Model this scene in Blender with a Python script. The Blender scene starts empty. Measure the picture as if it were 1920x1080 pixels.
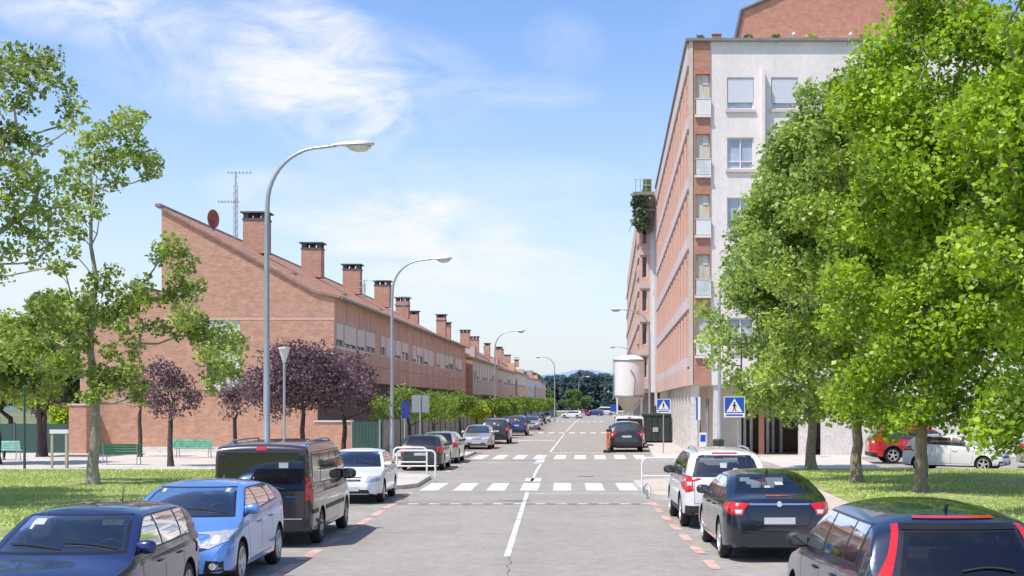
import bpy, bmesh, math, random
import numpy as np
from math import sin, cos, pi, radians, sqrt, atan2
from mathutils import Vector, Matrix
from mathutils.bvhtree import BVHTree
from mathutils.geometry import delaunay_2d_cdt

random.seed(7); rng = np.random.default_rng(7)
scene = bpy.context.scene
COL = scene.collection
F, H, CX, HY = 2600.0, 2.65, 1143.0, 757.0     # survey of the site: metres from the camera's foot

def G(x, y):                       # ground point
    d = F*H/(y-HY); return ((x-CX)*d/F, d)
def W(x, y, d):
    return Vector(((x-CX)*d/F, d, H+(HY-y)*d/F))

# ------------------------------------------------------------------ materials
def new_mat(name):
    m = bpy.data.materials.new(name); m.use_nodes = True
    nt = m.node_tree; b = nt.nodes['Principled BSDF']
    return m, nt, b
def setin(b, **k):
    for n, v in k.items():
        n = n.replace('_', ' ')
        if n in b.inputs: b.inputs[n].default_value = v
def mat(name, col, rough=.6, metal=0, var=.15, scale=2.0, fine=0, fscale=40, bump=0, bscale=60, spec=.5, coat=0, trans=0, stretch=None, stain=0):
    m, nt, b = new_mat(name); N, Lk = nt.nodes, nt.links
    setin(b, Roughness=rough, Metallic=metal); b.inputs['Specular IOR Level'].default_value = spec
    b.inputs['Coat Weight'].default_value = coat; b.inputs['Coat Roughness'].default_value = .04
    c = (*col, 1)
    tc = N.new('ShaderNodeTexCoord'); mp = N.new('ShaderNodeMapping'); Lk.new(tc.outputs['Object'], mp.inputs[0])
    if stretch: mp.inputs['Scale'].default_value = stretch
    out = None
    if var > 0:
        n = N.new('ShaderNodeTexNoise'); n.inputs['Scale'].default_value = scale; n.inputs['Detail'].default_value = 6
        n.inputs['Roughness'].default_value = .65
        Lk.new(mp.outputs[0], n.inputs[0])
        r = N.new('ShaderNodeMapRange'); r.inputs[1].default_value = .3; r.inputs[2].default_value = .7
        r.inputs[3].default_value = 1-var; r.inputs[4].default_value = 1+var; Lk.new(n.outputs[0], r.inputs[0])
        mx = N.new('ShaderNodeVectorMath'); mx.operation = 'SCALE'; mx.inputs[0].default_value = col
        Lk.new(r.outputs[0], mx.inputs['Scale']); out = mx.outputs[0]
        if fine > 0:
            n2 = N.new('ShaderNodeTexNoise'); n2.inputs['Scale'].default_value = fscale; n2.inputs['Detail'].default_value = 3
            Lk.new(mp.outputs[0], n2.inputs[0])
            r2 = N.new('ShaderNodeMapRange'); r2.inputs[1].default_value = .3; r2.inputs[2].default_value = .7
            r2.inputs[3].default_value = 1-fine; r2.inputs[4].default_value = 1+fine; Lk.new(n2.outputs[0], r2.inputs[0])
            m2 = N.new('ShaderNodeVectorMath'); m2.operation = 'SCALE'; Lk.new(out, m2.inputs[0]); Lk.new(r2.outputs[0], m2.inputs['Scale']); out = m2.outputs[0]
        if stain > 0:
            for sc_, st_ in ((.5, stain*.6), (3.5, stain)):
                n4 = N.new('ShaderNodeTexNoise'); n4.inputs['Scale'].default_value = sc_; n4.inputs['Detail'].default_value = 9; n4.inputs['Roughness'].default_value = .72; Lk.new(tc.outputs['Object'], n4.inputs[0])
                r4 = N.new('ShaderNodeMapRange'); r4.inputs[1].default_value = .35; r4.inputs[2].default_value = .62; r4.inputs[3].default_value = 1-st_*1.6; r4.inputs[4].default_value = 1+st_*.4; Lk.new(n4.outputs[0], r4.inputs[0])
                m4 = N.new('ShaderNodeVectorMath'); m4.operation = 'SCALE'; Lk.new(out, m4.inputs[0]); Lk.new(r4.outputs[0], m4.inputs['Scale']); out = m4.outputs[0]
        Lk.new(out, b.inputs['Base Color'])
    else: b.inputs['Base Color'].default_value = c
    if bump:
        n3 = N.new('ShaderNodeTexNoise'); n3.inputs['Scale'].default_value = bscale; n3.inputs['Detail'].default_value = 4
        Lk.new(mp.outputs[0], n3.inputs[0]); bp = N.new('ShaderNodeBump'); bp.inputs['Strength'].default_value = bump
        bp.inputs['Distance'].default_value = .02; Lk.new(n3.outputs[0], bp.inputs['Height']); Lk.new(bp.outputs[0], b.inputs['Normal'])
    return m

def brick(name, c1, c2, mortar, axis='xz', rough=.85, bw=.24, rh=.065, var=.20):
    m, nt, b = new_mat(name); N, Lk = nt.nodes, nt.links
    tc = N.new('ShaderNodeTexCoord'); sp = N.new('ShaderNodeSeparateXYZ'); cb = N.new('ShaderNodeCombineXYZ')
    Lk.new(tc.outputs['Object'], sp.inputs[0])
    Lk.new(sp.outputs[0 if axis == 'xz' else 1], cb.inputs[0]); Lk.new(sp.outputs[2], cb.inputs[1])
    t = N.new('ShaderNodeTexBrick'); Lk.new(cb.outputs[0], t.inputs[0])
    t.inputs['Color1'].default_value = (*c1, 1); t.inputs['Color2'].default_value = (*c2, 1); t.inputs['Mortar'].default_value = (*mortar, 1)
    t.inputs['Scale'].default_value = 1; t.inputs['Brick Width'].default_value = bw; t.inputs['Row Height'].default_value = rh
    t.inputs['Mortar Size'].default_value = .008; t.inputs['Bias'].default_value = -.1
    n = N.new('ShaderNodeTexNoise'); n.inputs['Scale'].default_value = 1.0; n.inputs['Detail'].default_value = 8; n.inputs['Roughness'].default_value = .7
    mp = N.new('ShaderNodeMapping'); mp.inputs['Scale'].default_value = (1.6, 2.2, 1); n.inputs['Scale'].default_value = 1.4
    Lk.new(cb.outputs[0], mp.inputs[0]); Lk.new(mp.outputs[0], n.inputs[0])
    r = N.new('ShaderNodeMapRange'); r.inputs[1].default_value = .3; r.inputs[2].default_value = .7; r.inputs[3].default_value = 1-var; r.inputs[4].default_value = 1+var
    Lk.new(n.outputs[0], r.inputs[0]); s = N.new('ShaderNodeVectorMath'); s.operation = 'SCALE'
    Lk.new(t.outputs[0], s.inputs[0]); Lk.new(r.outputs[0], s.inputs['Scale']); Lk.new(s.outputs[0], b.inputs['Base Color'])
    bp = N.new('ShaderNodeBump'); bp.inputs['Strength'].default_value = .25; bp.inputs['Distance'].default_value = .01
    Lk.new(t.outputs['Fac'], bp.inputs['Height']); bp.invert = True; Lk.new(bp.outputs[0], b.inputs['Normal'])
    b.inputs['Roughness'].default_value = rough
    return m

def leaf_mat(name, dark, light, trans=.35, nscale=.55):
    m, nt, b = new_mat(name); N, Lk = nt.nodes, nt.links
    geo = N.new('ShaderNodeNewGeometry'); n = N.new('ShaderNodeTexNoise'); n.inputs['Scale'].default_value = nscale; n.inputs['Detail'].default_value = 3
    Lk.new(geo.outputs['Position'], n.inputs[0])
    a = N.new('ShaderNodeMath'); a.operation = 'MULTIPLY_ADD'; a.inputs[1].default_value = .72; Lk.new(geo.outputs['Random Per Island'], a.inputs[0])
    s = N.new('ShaderNodeMapRange'); s.inputs[1].default_value = .3; s.inputs[2].default_value = .7; s.inputs[3].default_value = -.08; s.inputs[4].default_value = .42
    Lk.new(n.outputs[0], s.inputs[0]); Lk.new(s.outputs[0], a.inputs[2])
    mx = N.new('ShaderNodeMixRGB'); mx.inputs[1].default_value = (*dark, 1); mx.inputs[2].default_value = (*light, 1); Lk.new(a.outputs[0], mx.inputs[0])
    Lk.new(mx.outputs[0], b.inputs['Base Color']); b.inputs['Roughness'].default_value = .45
    b.inputs['Specular IOR Level'].default_value = .4
    tr = N.new('ShaderNodeBsdfTranslucent'); hs = N.new('ShaderNodeHueSaturation'); hs.inputs['Value'].default_value = 1.5; hs.inputs['Saturation'].default_value = 1.1
    Lk.new(mx.outputs[0], hs.inputs['Color']); Lk.new(hs.outputs[0], tr.inputs[0])
    ms = N.new('ShaderNodeMixShader'); ms.inputs[0].default_value = trans
    Lk.new(b.outputs[0], ms.inputs[1]); Lk.new(tr.outputs[0], ms.inputs[2]); Lk.new(ms.outputs[0], N['Material Output'].inputs[0])
    return m

def paint(name, col, metal=.25, rough=.28, dirt=.12):
    m = mat(name, col, rough=rough, metal=metal, var=dirt, scale=1.3, coat=1.0); nt = m.node_tree     # painted outside, dark lining inside
    g = nt.nodes.new('ShaderNodeNewGeometry'); d = nt.nodes.new('ShaderNodeBsdfDiffuse'); d.inputs[0].default_value = (.13,.125,.12,1); mx = nt.nodes.new('ShaderNodeMixShader')
    nt.links.new(g.outputs['Backfacing'], mx.inputs[0]); nt.links.new(nt.nodes['Principled BSDF'].outputs[0], mx.inputs[1]); nt.links.new(d.outputs[0], mx.inputs[2]); nt.links.new(mx.outputs[0], nt.nodes['Material Output'].inputs[0])
    return m
def clear_glass(name, tint, f0=.10):
    m = bpy.data.materials.new(name); m.use_nodes = True; nt = m.node_tree; N = nt.nodes; N.clear()
    o = N.new('ShaderNodeOutputMaterial'); t = N.new('ShaderNodeBsdfTransparent'); t.inputs[0].default_value = (*tint,1); g = N.new('ShaderNodeBsdfGlossy'); g.inputs['Roughness'].default_value = .03; g.inputs[0].default_value = (.95,.97,1,1)
    fr = N.new('ShaderNodeLayerWeight'); fr.inputs[0].default_value = .10; r = N.new('ShaderNodeMapRange'); r.inputs[3].default_value = f0; r.inputs[4].default_value = 1.0
    nt.links.new(fr.outputs['Fresnel'], r.inputs[0]); mx = N.new('ShaderNodeMixShader'); nt.links.new(r.outputs[0], mx.inputs[0]); nt.links.new(t.outputs[0], mx.inputs[1]); nt.links.new(g.outputs[0], mx.inputs[2]); nt.links.new(mx.outputs[0], o.inputs[0]); return m
def glass(name, col=(.012, .017, .02), rough=.04, spec=.9):
    m = mat(name, col, rough=rough, var=.5, scale=1.7, spec=spec, coat=.6); return m
def emit_free(name, col): return mat(name, col)

M = {}
M['asphalt'] = mat('asphalt', (.335, .315, .28), .9, var=.075, scale=.8, fine=.05, fscale=22, bump=.15, bscale=60, stretch=(1, .07, 1), stain=.10)
M['asphalt_park'] = mat('asphalt_parking', (.35, .33, .29), .9, stain=.14, var=.10, scale=.9, fine=.06, fscale=22, bump=.15, bscale=60)
M['asphalt_dark'] = mat('asphalt_patch', (.305, .29, .27), .92, var=.1, scale=1.5, fine=.12, fscale=40)
M['tar'] = mat('tar', (.17, .165, .155), .7, var=.1)
M['paving'] = mat('paving', (.58, .54, .48), .85, stain=.08, var=.07, scale=.6, fine=.06, fscale=10)
M['paving_pink'] = mat('paving_pink', (.58, .50, .43), .85, stain=.1, var=.08, scale=.7, fine=.06, fscale=10)
M['kerb'] = mat('kerb', (.52, .50, .47), .85, var=.15, scale=2)
M['white_line'] = mat('road_paint_white', (.76, .76, .73), .75, stain=.22, var=.22, scale=3.2, fine=.08, fscale=30)
M['red_line'] = mat('road_paint_red', (.68, .43, .36), .8, stain=.2, var=.25, scale=2.5, fine=.15, fscale=25)
M['grass'] = mat('grass', (.35, .41, .13), .95, stain=.3, var=.28, scale=.45, fine=.25, fscale=9, bump=.5, bscale=30)
M['field'] = mat('field', (.15, .17, .07), .95, var=.25, scale=.02, fine=.2, fscale=.3)
M['soil'] = mat('soil', (.22, .17, .11), .95, var=.2)
M['brick_l'] = brick('brick_gable', (.57, .29, .19), (.43, .215, .14), (.52, .38, .29), 'xz')
M['brick_ly'] = brick('brick_gable_side', (.57, .29, .19), (.43, .215, .14), (.52, .38, .29), 'yz')
M['brick_o'] = brick('brick_orange', (.66, .33, .20), (.60, .29, .17), (.6, .42, .33), 'yz')
M['panel_l'] = mat('panel_pink', (.64, .43, .34), .85, stain=.1, var=.12, scale=.8, fine=.04, fscale=12)
M['panel_l2'] = mat('panel_grey', (.57, .50, .45), .85, var=.1, scale=.8)
M['panel_l3'] = mat('panel_ochre', (.66, .44, .25), .85, var=.1, scale=.8)
M['joint'] = mat('panel_joint', (.42, .27, .22), .9, var=.1)
M['tile'] = mat('roof_tile', (.33, .19, .145), .85, var=.25, scale=2.2, fine=.25, fscale=10, bump=.6, bscale=14)
M['lead'] = mat('coping_metal', (.28, .27, .26), .5, metal=.5, var=.15)
M['dark_cap'] = mat('dark_cap', (.13, .12, .12), .8)
M['brick_r'] = brick('brick_right', (.50, .215, .145), (.41, .175, .115), (.45, .30, .23), 'xz')
M['brick_ry'] = brick('brick_right_side', (.58, .325, .235), (.51, .28, .20), (.56, .41, .33), 'yz')
M['render_w'] = mat('white_render', (.80, .745, .71), .9, stain=.05, var=.08, scale=.6, fine=.03, fscale=6, stretch=(1, 1, .35))
M['band'] = mat('light_band', (.62, .52, .51), .85, var=.06, scale=.7)
M['salmon'] = mat('salmon_panel', (.64, .44, .36), .85, var=.06, scale=.7)
M['beige'] = mat('beige_stone', (.58, .52, .44), .85, var=.1, scale=1)
M['stone'] = mat('grey_stone', (.66, .62, .58), .85, var=.10, scale=2, fine=.08, fscale=8)
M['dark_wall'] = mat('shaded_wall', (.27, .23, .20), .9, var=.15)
M['rust_col'] = mat('red_pillar', (.48, .21, .14), .8, var=.1)
M['frame_w'] = mat('white_frame', (.72, .72, .71), .5, var=.05)
M['shutter'] = mat('roller_shutter', (.66, .65, .62), .6, var=.06, scale=20, stretch=(.05, .05, 1))
M['shutter_g'] = mat('roller_shutter_grey', (.60, .63, .69), .6, var=.06, scale=20, stretch=(.05, .05, 1))
M['pane_l'] = mat('light_pane', (.42, .46, .55), .12, var=.25, scale=1.2, spec=.8, coat=.6)
M['pane'] = mat('window_pane', (.07, .08, .09), .06, var=.6, scale=.9, spec=.9)
M['curtain'] = mat('curtained_pane', (.60, .54, .45), .35, var=.3, scale=3, stretch=(6, 6, .5), coat=.5)
M['rail_g'] = mat('frosted_rail', (.58, .62, .62), .25, var=.15, coat=.5)
M['galv'] = mat('galvanised', (.42, .44, .46), .42, metal=.55, var=.1, scale=3)
M['lamp_grey'] = mat('lamp_housing', (.62, .63, .63), .4, metal=.1, var=.08)
M['lens'] = mat('lamp_lens', (.65, .66, .62), .2, var=.05, coat=.6)
M['white_metal'] = mat('white_metal', (.76, .76, .74), .45, var=.08)
M['sign_blue'] = mat('sign_blue', (.012, .085, .46), .4, var=.05)
M['sign_white'] = mat('sign_white', (.8, .8, .8), .4, var=.04)
M['sign_black'] = mat('sign_black', (.015, .015, .015), .5, var=0)
M['sign_back'] = mat('sign_back', (.34, .36, .37), .45, metal=.4, var=.1)
M['bark'] = mat('bark', (.25, .205, .15), .95, var=.35, scale=4, fine=.25, fscale=22, bump=.8, bscale=18, stretch=(1, 1, .3))
M['bark_l'] = mat('bark_light', (.36, .32, .26), .95, var=.35, scale=3, fine=.2, fscale=22, bump=.7, bscale=18, stretch=(1, 1, .3))
M['bark_d'] = mat('bark_dark', (.085, .06, .055), .95, var=.3, scale=4)
M['leaf_a'] = leaf_mat('leaf_greygreen', (.09, .16, .04), (.50, .63, .17), .42)
M['leaf_b'] = leaf_mat('leaf_green', (.07, .13, .025), (.46, .59, .11), .4)
M['leaf_c'] = leaf_mat('leaf_bright', (.06, .13, .014), (.44, .62, .06), .36)
M['leaf_l'] = leaf_mat('leaf_left', (.07, .12, .03), (.46, .56, .14), .4)
M['leaf_dk'] = leaf_mat('leaf_dark', (.05, .10, .035), (.20, .32, .09))
M['leaf_p'] = leaf_mat('leaf_purple', (.075, .045, .052), (.23, .145, .165), .25)
M['leaf_s'] = leaf_mat('leaf_street', (.05, .10, .02), (.30, .42, .065))
M['leaf_y'] = leaf_mat('leaf_yellow', (.2, .28, .03), (.50, .62, .06))
M['leaf_far'] = leaf_mat('leaf_far', (.12, .18, .185), (.15, .215, .21), .5, .03)  # haze of distance painted into the leaf colour: paler, bluer, low contrast
M['blade'] = leaf_mat('grass_blade', (.31, .39, .11), (.58, .66, .24), .3, .3)
M['fence_g'] = mat('green_fence', (.035, .085, .07), .6, var=.15)
M['fence_gr'] = mat('grey_fence', (.26, .27, .235), .8, var=.3, scale=1.2)
M['bench_g'] = mat('bench_green', (.02, .13, .055), .5, var=.15)
M['bench_a'] = mat('bench_aqua', (.16, .50, .34), .5, var=.45, scale=5)
M['bench_a2'] = mat('bench_pale_aqua', (.30, .62, .52), .5, var=.3, scale=4)
M['wood'] = mat('weathered_wood', (.42, .36, .26), .85, var=.2)
M['hill'] = mat('hill', (.21, .31, .47), 1, var=.08, scale=.004)  # bluish colour carries the aerial haze; no haze in the air itself
M['wood_hill'] = mat('wooded_hill', (.10, .16, .165), 1, var=.2, scale=.05)  # blue-green tone has distance haze mixed in, matching the far leaves
M['silo'] = mat('silo_white', (.78, .78, .76), .45, var=.06, scale=1.5, coat=.3)
M['orange_p'] = mat('orange_plastic', (.75, .22, .05), .5, var=.12)
M['green_net'] = mat('green_netting', (.13, .19, .11), .9, var=.4, scale=3)
M['black_p'] = mat('black_plastic', (.022, .022, .024), .55, var=.2)
M['trim'] = mat('car_trim', (.012, .012, .013), .35, var=.1)
M['well'] = mat('wheel_well', (.006, .006, .006), .95, var=0)
M['tyre'] = mat('tyre', (.02, .02, .021), .8, var=.2)
M['alloy'] = mat('alloy', (.62, .61, .59), .35, metal=.5, var=.05)
M['alloy_d'] = mat('hub_cap', (.34, .34, .35), .4, metal=.6, var=.1)
M['chrome'] = mat('chrome', (.75, .75, .76), .12, metal=1, var=0)
M['glass_c'] = glass('car_glass', (.035, .05, .058))
M['glass_d'] = glass('car_glass_tinted', (.008, .010, .013), .04, .6)
M['glass_c2'] = clear_glass('clear_car_glass', (.60,.66,.66), .14); M['glass_t2'] = clear_glass('tinted_car_glass', (.28,.30,.32), .08)
M['seat'] = mat('seat_cloth', (.07,.07,.075), .9, var=.15); M['dash'] = mat('dashboard', (.055,.055,.058), .7, var=.1)
M['tail'] = mat('tail_lamp', (.55, .012, .012), .15, var=.15, scale=18, coat=1)
M['tail_w'] = mat('lamp_clear', (.70, .68, .66), .12, var=.2, scale=25, coat=1)
M['head'] = mat('head_lamp', (.55, .57, .58), .1, metal=.3, var=.35, scale=20, coat=1)
M['plate'] = mat('plate', (.55, .56, .57), .5, var=.12, scale=14)
M['paper'] = mat('paper', (.42, .44, .44), .7, var=.1, scale=20)
M['skin'] = mat('skin', (.5, .31, .23), .6, var=.08)
M['cloth_r'] = mat('cloth_red', (.45, .03, .03), .9)
M['cloth_b'] = mat('cloth_blue', (.02, .05, .22), .9)
M['cloth_d'] = mat('cloth_dark', (.03, .03, .035), .9)
M['dish'] = mat('dish_rust', (.42, .13, .07), .6, var=.2)
M['terracotta'] = mat('terracotta', (.4, .16, .09), .8)
M['container'] = mat('container_dark', (.035, .05, .045), .6, var=.25)
PAINT = {
 'navy': paint('paint_navy', (.014, .026, .115), .35), 'sky': paint('paint_light_blue', (.13, .30, .68), .3, .3),
 'van': paint('paint_grey_black', (.045, .042, .042), .5, .32), 'white': paint('paint_white', (.74, .74, .72), 0, .3, .04),
 'black': paint('paint_blue_black', (.016, .020, .030), .4, .22), 'volvo': paint('paint_dark_blue', (.022, .034, .075), .45, .25),
 'silver': paint('paint_silver', (.52, .52, .52), .55, .32, .06), 'dark': paint('paint_charcoal', (.035, .036, .042), .4, .25),
 'beige': paint('paint_champagne', (.50, .47, .42), .5, .32, .06), 'red': paint('paint_red', (.55, .015, .02), .2, .25),
 'blue2': paint('paint_mid_blue', (.03, .06, .25), .35, .28), 'grey': paint('paint_grey', (.12, .12, .135), .5, .3)}

# ------------------------------------------------------------------ mesh helpers
class MB:
    def __init__(s): s.v = []; s.f = []; s.m = []
    def add(s, vs, fs, mi=0):
        o = len(s.v); s.v += [tuple(p) for p in vs]; s.f += [tuple(i+o for i in f) for f in fs]
        s.m += [mi]*len(fs)
    def box(s, x0, x1, y0, y1, z0, z1, mi=0):
        v = [(x0,y0,z0),(x1,y0,z0),(x1,y1,z0),(x0,y1,z0),(x0,y0,z1),(x1,y0,z1),(x1,y1,z1),(x0,y1,z1)]
        s.add(v, [(0,3,2,1),(4,5,6,7),(0,1,5,4),(1,2,6,5),(2,3,7,6),(3,0,4,7)], mi); return s
    def mbox(s, mp, u0, u1, z0, z1, o0, o1, mi=0):
        v = [mp(u0,z0,o0), mp(u1,z0,o0), mp(u1,z0,o1), mp(u0,z0,o1), mp(u0,z1,o0), mp(u1,z1,o0), mp(u1,z1,o1), mp(u0,z1,o1)]
        s.add(v, [(0,3,2,1),(4,5,6,7),(0,1,5,4),(1,2,6,5),(2,3,7,6),(3,0,4,7)], mi); return s
    def quad(s, a, b, c, d, mi=0): s.add([a,b,c,d], [(0,1,2,3)], mi); return s
    def tube(s, pts, rad, n=10, mi=0, cap=True):
        pts = [Vector(p) for p in pts]; rad = rad if hasattr(rad, '__len__') else [rad]*len(pts)
        vs = []; fs = []; up = None
        for i, p in enumerate(pts):
            t = (pts[min(i+1, len(pts)-1)]-pts[max(i-1, 0)])
            t = t.normalized() if t.length > 1e-9 else Vector((0,0,1))
            if up is None:
                ref = Vector((0,0,1)) if abs(t.z) < .9 else Vector((1,0,0)); up = t.cross(ref).normalized()
            else:
                up = (up - t*up.dot(t)); up = up.normalized() if up.length > 1e-6 else t.orthogonal().normalized()
            w = t.cross(up)
            for k in range(n):
                a = 2*pi*k/n; vs.append(p+(up*cos(a)+w*sin(a))*rad[i])
        for i in range(len(pts)-1):
            for k in range(n):
                fs.append((i*n+k, i*n+(k+1)%n, (i+1)*n+(k+1)%n, (i+1)*n+k))
        if cap: fs += [tuple(range(n))[::-1], tuple((len(pts)-1)*n+k for k in range(n))]
        s.add(vs, fs, mi); return s
    def lathe(s, prof, n=24, c=(0,0,0), axis='z', mi=0, sx=1, sy=1):
        vs = []; fs = []
        for r, h in prof:
            for k in range(n):
                a = 2*pi*k/n; x, y = r*cos(a)*sx, r*sin(a)*sy
                if axis == 'z': p = (c[0]+x, c[1]+y, c[2]+h)
                elif axis == 'x': p = (c[0]+h, c[1]+x, c[2]+y)
                else: p = (c[0]+x, c[1]+h, c[2]+y)
                vs.append(p)
        for i in range(len(prof)-1):
            for k in range(n): fs.append((i*n+k, i*n+(k+1)%n, (i+1)*n+(k+1)%n, (i+1)*n+k))
        fs += [tuple(range(n))[::-1], tuple((len(prof)-1)*n+k for k in range(n))]
        s.add(vs, fs, mi); return s
    def prism(s, poly, z0, z1, mi=0, mside=None):          # horizontal polygon extruded
        n = len(poly); vs = [(x, y, z0) for x, y in poly]+[(x, y, z1) for x, y in poly]
        s.add(vs, [tuple(range(n, 2*n))], mi)
        s.add(vs, [(i, (i+1)%n, n+(i+1)%n, n+i) for i in range(n)], mi if mside is None else mside); return s
    def build(s, name, mats, parent=None, smooth=False, world=False, angle=35):
        me = bpy.data.meshes.new(name); v = s.v
        if world and parent is not None:
            l = parent.location; v = [(p[0]-l[0], p[1]-l[1], p[2]-l[2]) for p in v]
        me.from_pydata(v, [], s.f)
        mats = mats if isinstance(mats, (list, tuple)) else [mats]
        for m in mats: me.materials.append(m)
        if len(mats) > 1: me.polygons.foreach_set('material_index', s.m)
        if smooth: me.shade_smooth(); me.set_sharp_from_angle(angle=radians(angle))
        if mats[0] in PAINT.values():
            bm = bmesh.new(); bm.from_mesh(me); bmesh.ops.recalc_face_normals(bm, faces=bm.faces); bm.to_mesh(me); bm.free()
        me.update()
        o = bpy.data.objects.new(name, me); COL.objects.link(o)
        if parent is not None: o.parent = parent
        return o

def thing(name, label, cat, loc=(0,0,0), rotz=0, group=None):
    o = bpy.data.objects.new(name, None); COL.objects.link(o); o.empty_display_size = .2
    o.location = loc; o.rotation_euler = (0,0,rotz); return tag(o, label, cat, group)
def tag(o, label, cat, group=None):
    o['label'] = label; o['category'] = cat
    if group: o['group'] = group
    return o
def struct(o): o['kind'] = 'structure'; return o
def stuff(o, label, cat): o['kind'] = 'stuff'; o['label'] = label; o['category'] = cat; return o
def dup(root, loc, rotz=0, label=None, group=None, scale=None):
    r = root.copy(); COL.objects.link(r); r.location = loc; r.rotation_euler = (0,0,rotz)
    if scale: r.scale = (scale,)*3
    if label: r['label'] = label
    if group: r['group'] = group
    for ch in list(root.children):
        c = ch.copy(); COL.objects.link(c); c.parent = r
        for g in list(ch.children):
            d = g.copy(); COL.objects.link(d); d.parent = c
    return r
def inpoly(p, poly):
    x, y = p; r = False; n = len(poly)
    for i in range(n):
        x0, y0 = poly[i]; x1, y1 = poly[i-1]
        if (y0 > y) != (y1 > y) and x < (x1-x0)*(y-y0)/(y1-y0)+x0: r = not r
    return r
def wall(mb, outline, holes, mp, depth, mi=0, rmi=0):
    vs = [Vector(p) for p in outline]; ed = [(i, (i+1) % len(outline)) for i in range(len(outline))]
    for (u0, u1, z0, z1) in holes:
        o = len(vs); vs += [Vector(p) for p in ((u0,z0),(u1,z0),(u1,z1),(u0,z1))]
        ed += [(o,o+1),(o+1,o+2),(o+2,o+3),(o+3,o)]
    v, e, f, _, _, _ = delaunay_2d_cdt(vs, ed, [], 0, 1e-5)
    fs = []
    for t in f:
        c = sum((v[i] for i in t), Vector((0,0)))/len(t)
        if not inpoly(c, outline): continue
        if any(h[0] < c.x < h[1] and h[2] < c.y < h[3] for h in holes): continue
        fs.append(tuple(t))
    mb.add([mp(p.x, p.y, 0) for p in v], fs, mi)
    for (u0, u1, z0, z1) in holes:
        for a, b in (((u0,z0),(u1,z0)),((u1,z0),(u1,z1)),((u1,z1),(u0,z1)),((u0,z1),(u0,z0))):
            mb.quad(mp(*a,0), mp(*b,0), mp(*b,depth), mp(*a,depth), rmi)
def window(parent, mp, u0, u1, z0, z1, depth=.15, shut=0.0, mull=1, shm=None, pane=None, fr=.06, sill=None, rail=False):
    fb = MB(); d0, d1 = depth-.07, depth
    fb.mbox(mp,u0,u1,z0,z0+fr,d0,d1); fb.mbox(mp,u0,u1,z1-fr,z1,d0,d1)
    fb.mbox(mp,u0,u0+fr,z0+fr,z1-fr,d0,d1); fb.mbox(mp,u1-fr,u1,z0+fr,z1-fr,d0,d1)
    for k in range(mull):
        u = u0+(u1-u0)*(k+1)/(mull+1); fb.mbox(mp,u-.03,u+.03,z0+fr,z1-fr,d0+.005,d1)
    if rail: fb.mbox(mp, u0+fr, u1-fr, z0+(z1-z0)*.24, z0+(z1-z0)*.24+.05, d0+.008, d1)
    f = fb.build('window', M['frame_w'], parent, world=True)
    pb = MB(); pb.quad(mp(u0,z0,d1+.01), mp(u1,z0,d1+.01), mp(u1,z1,d1+.01), mp(u0,z1,d1+.01))
    o = pb.build('pane', pane or M['pane'], f, world=False); loc = parent.location
    for v in o.data.vertices: v.co -= loc
    if shut > 0:
        sb = MB(); zz = z1-(z1-z0)*shut; sb.mbox(mp,u0+.03,u1-.03,zz,z1-.02,d0-.045,d0-.015)
        o = sb.build('shutter', shm or M['shutter'], f)
        for v in o.data.vertices: v.co -= loc
    if sill:
        sb = MB(); sb.mbox(mp,u0-.08,u1+.08,z0-.14,z0-.003,-.10,d0)
        o = sb.build('sill', sill, f)
        for v in o.data.vertices: v.co -= loc
    return f

# ------------------------------------------------------------------ road geometry
CL = [(-30,-.1),(0,-.9),(24,-1.8),(42,-2.5),(56,-2.93),(135,-4.2),(181,-4.73),(250,-5.3),(320,-5.9)]
def cl(y):
    for (a, xa), (b, xb) in zip(CL, CL[1:]):
        if y <= b: return xa+(xb-xa)*(y-a)/(b-a)
    return CL[-1][1]

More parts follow.
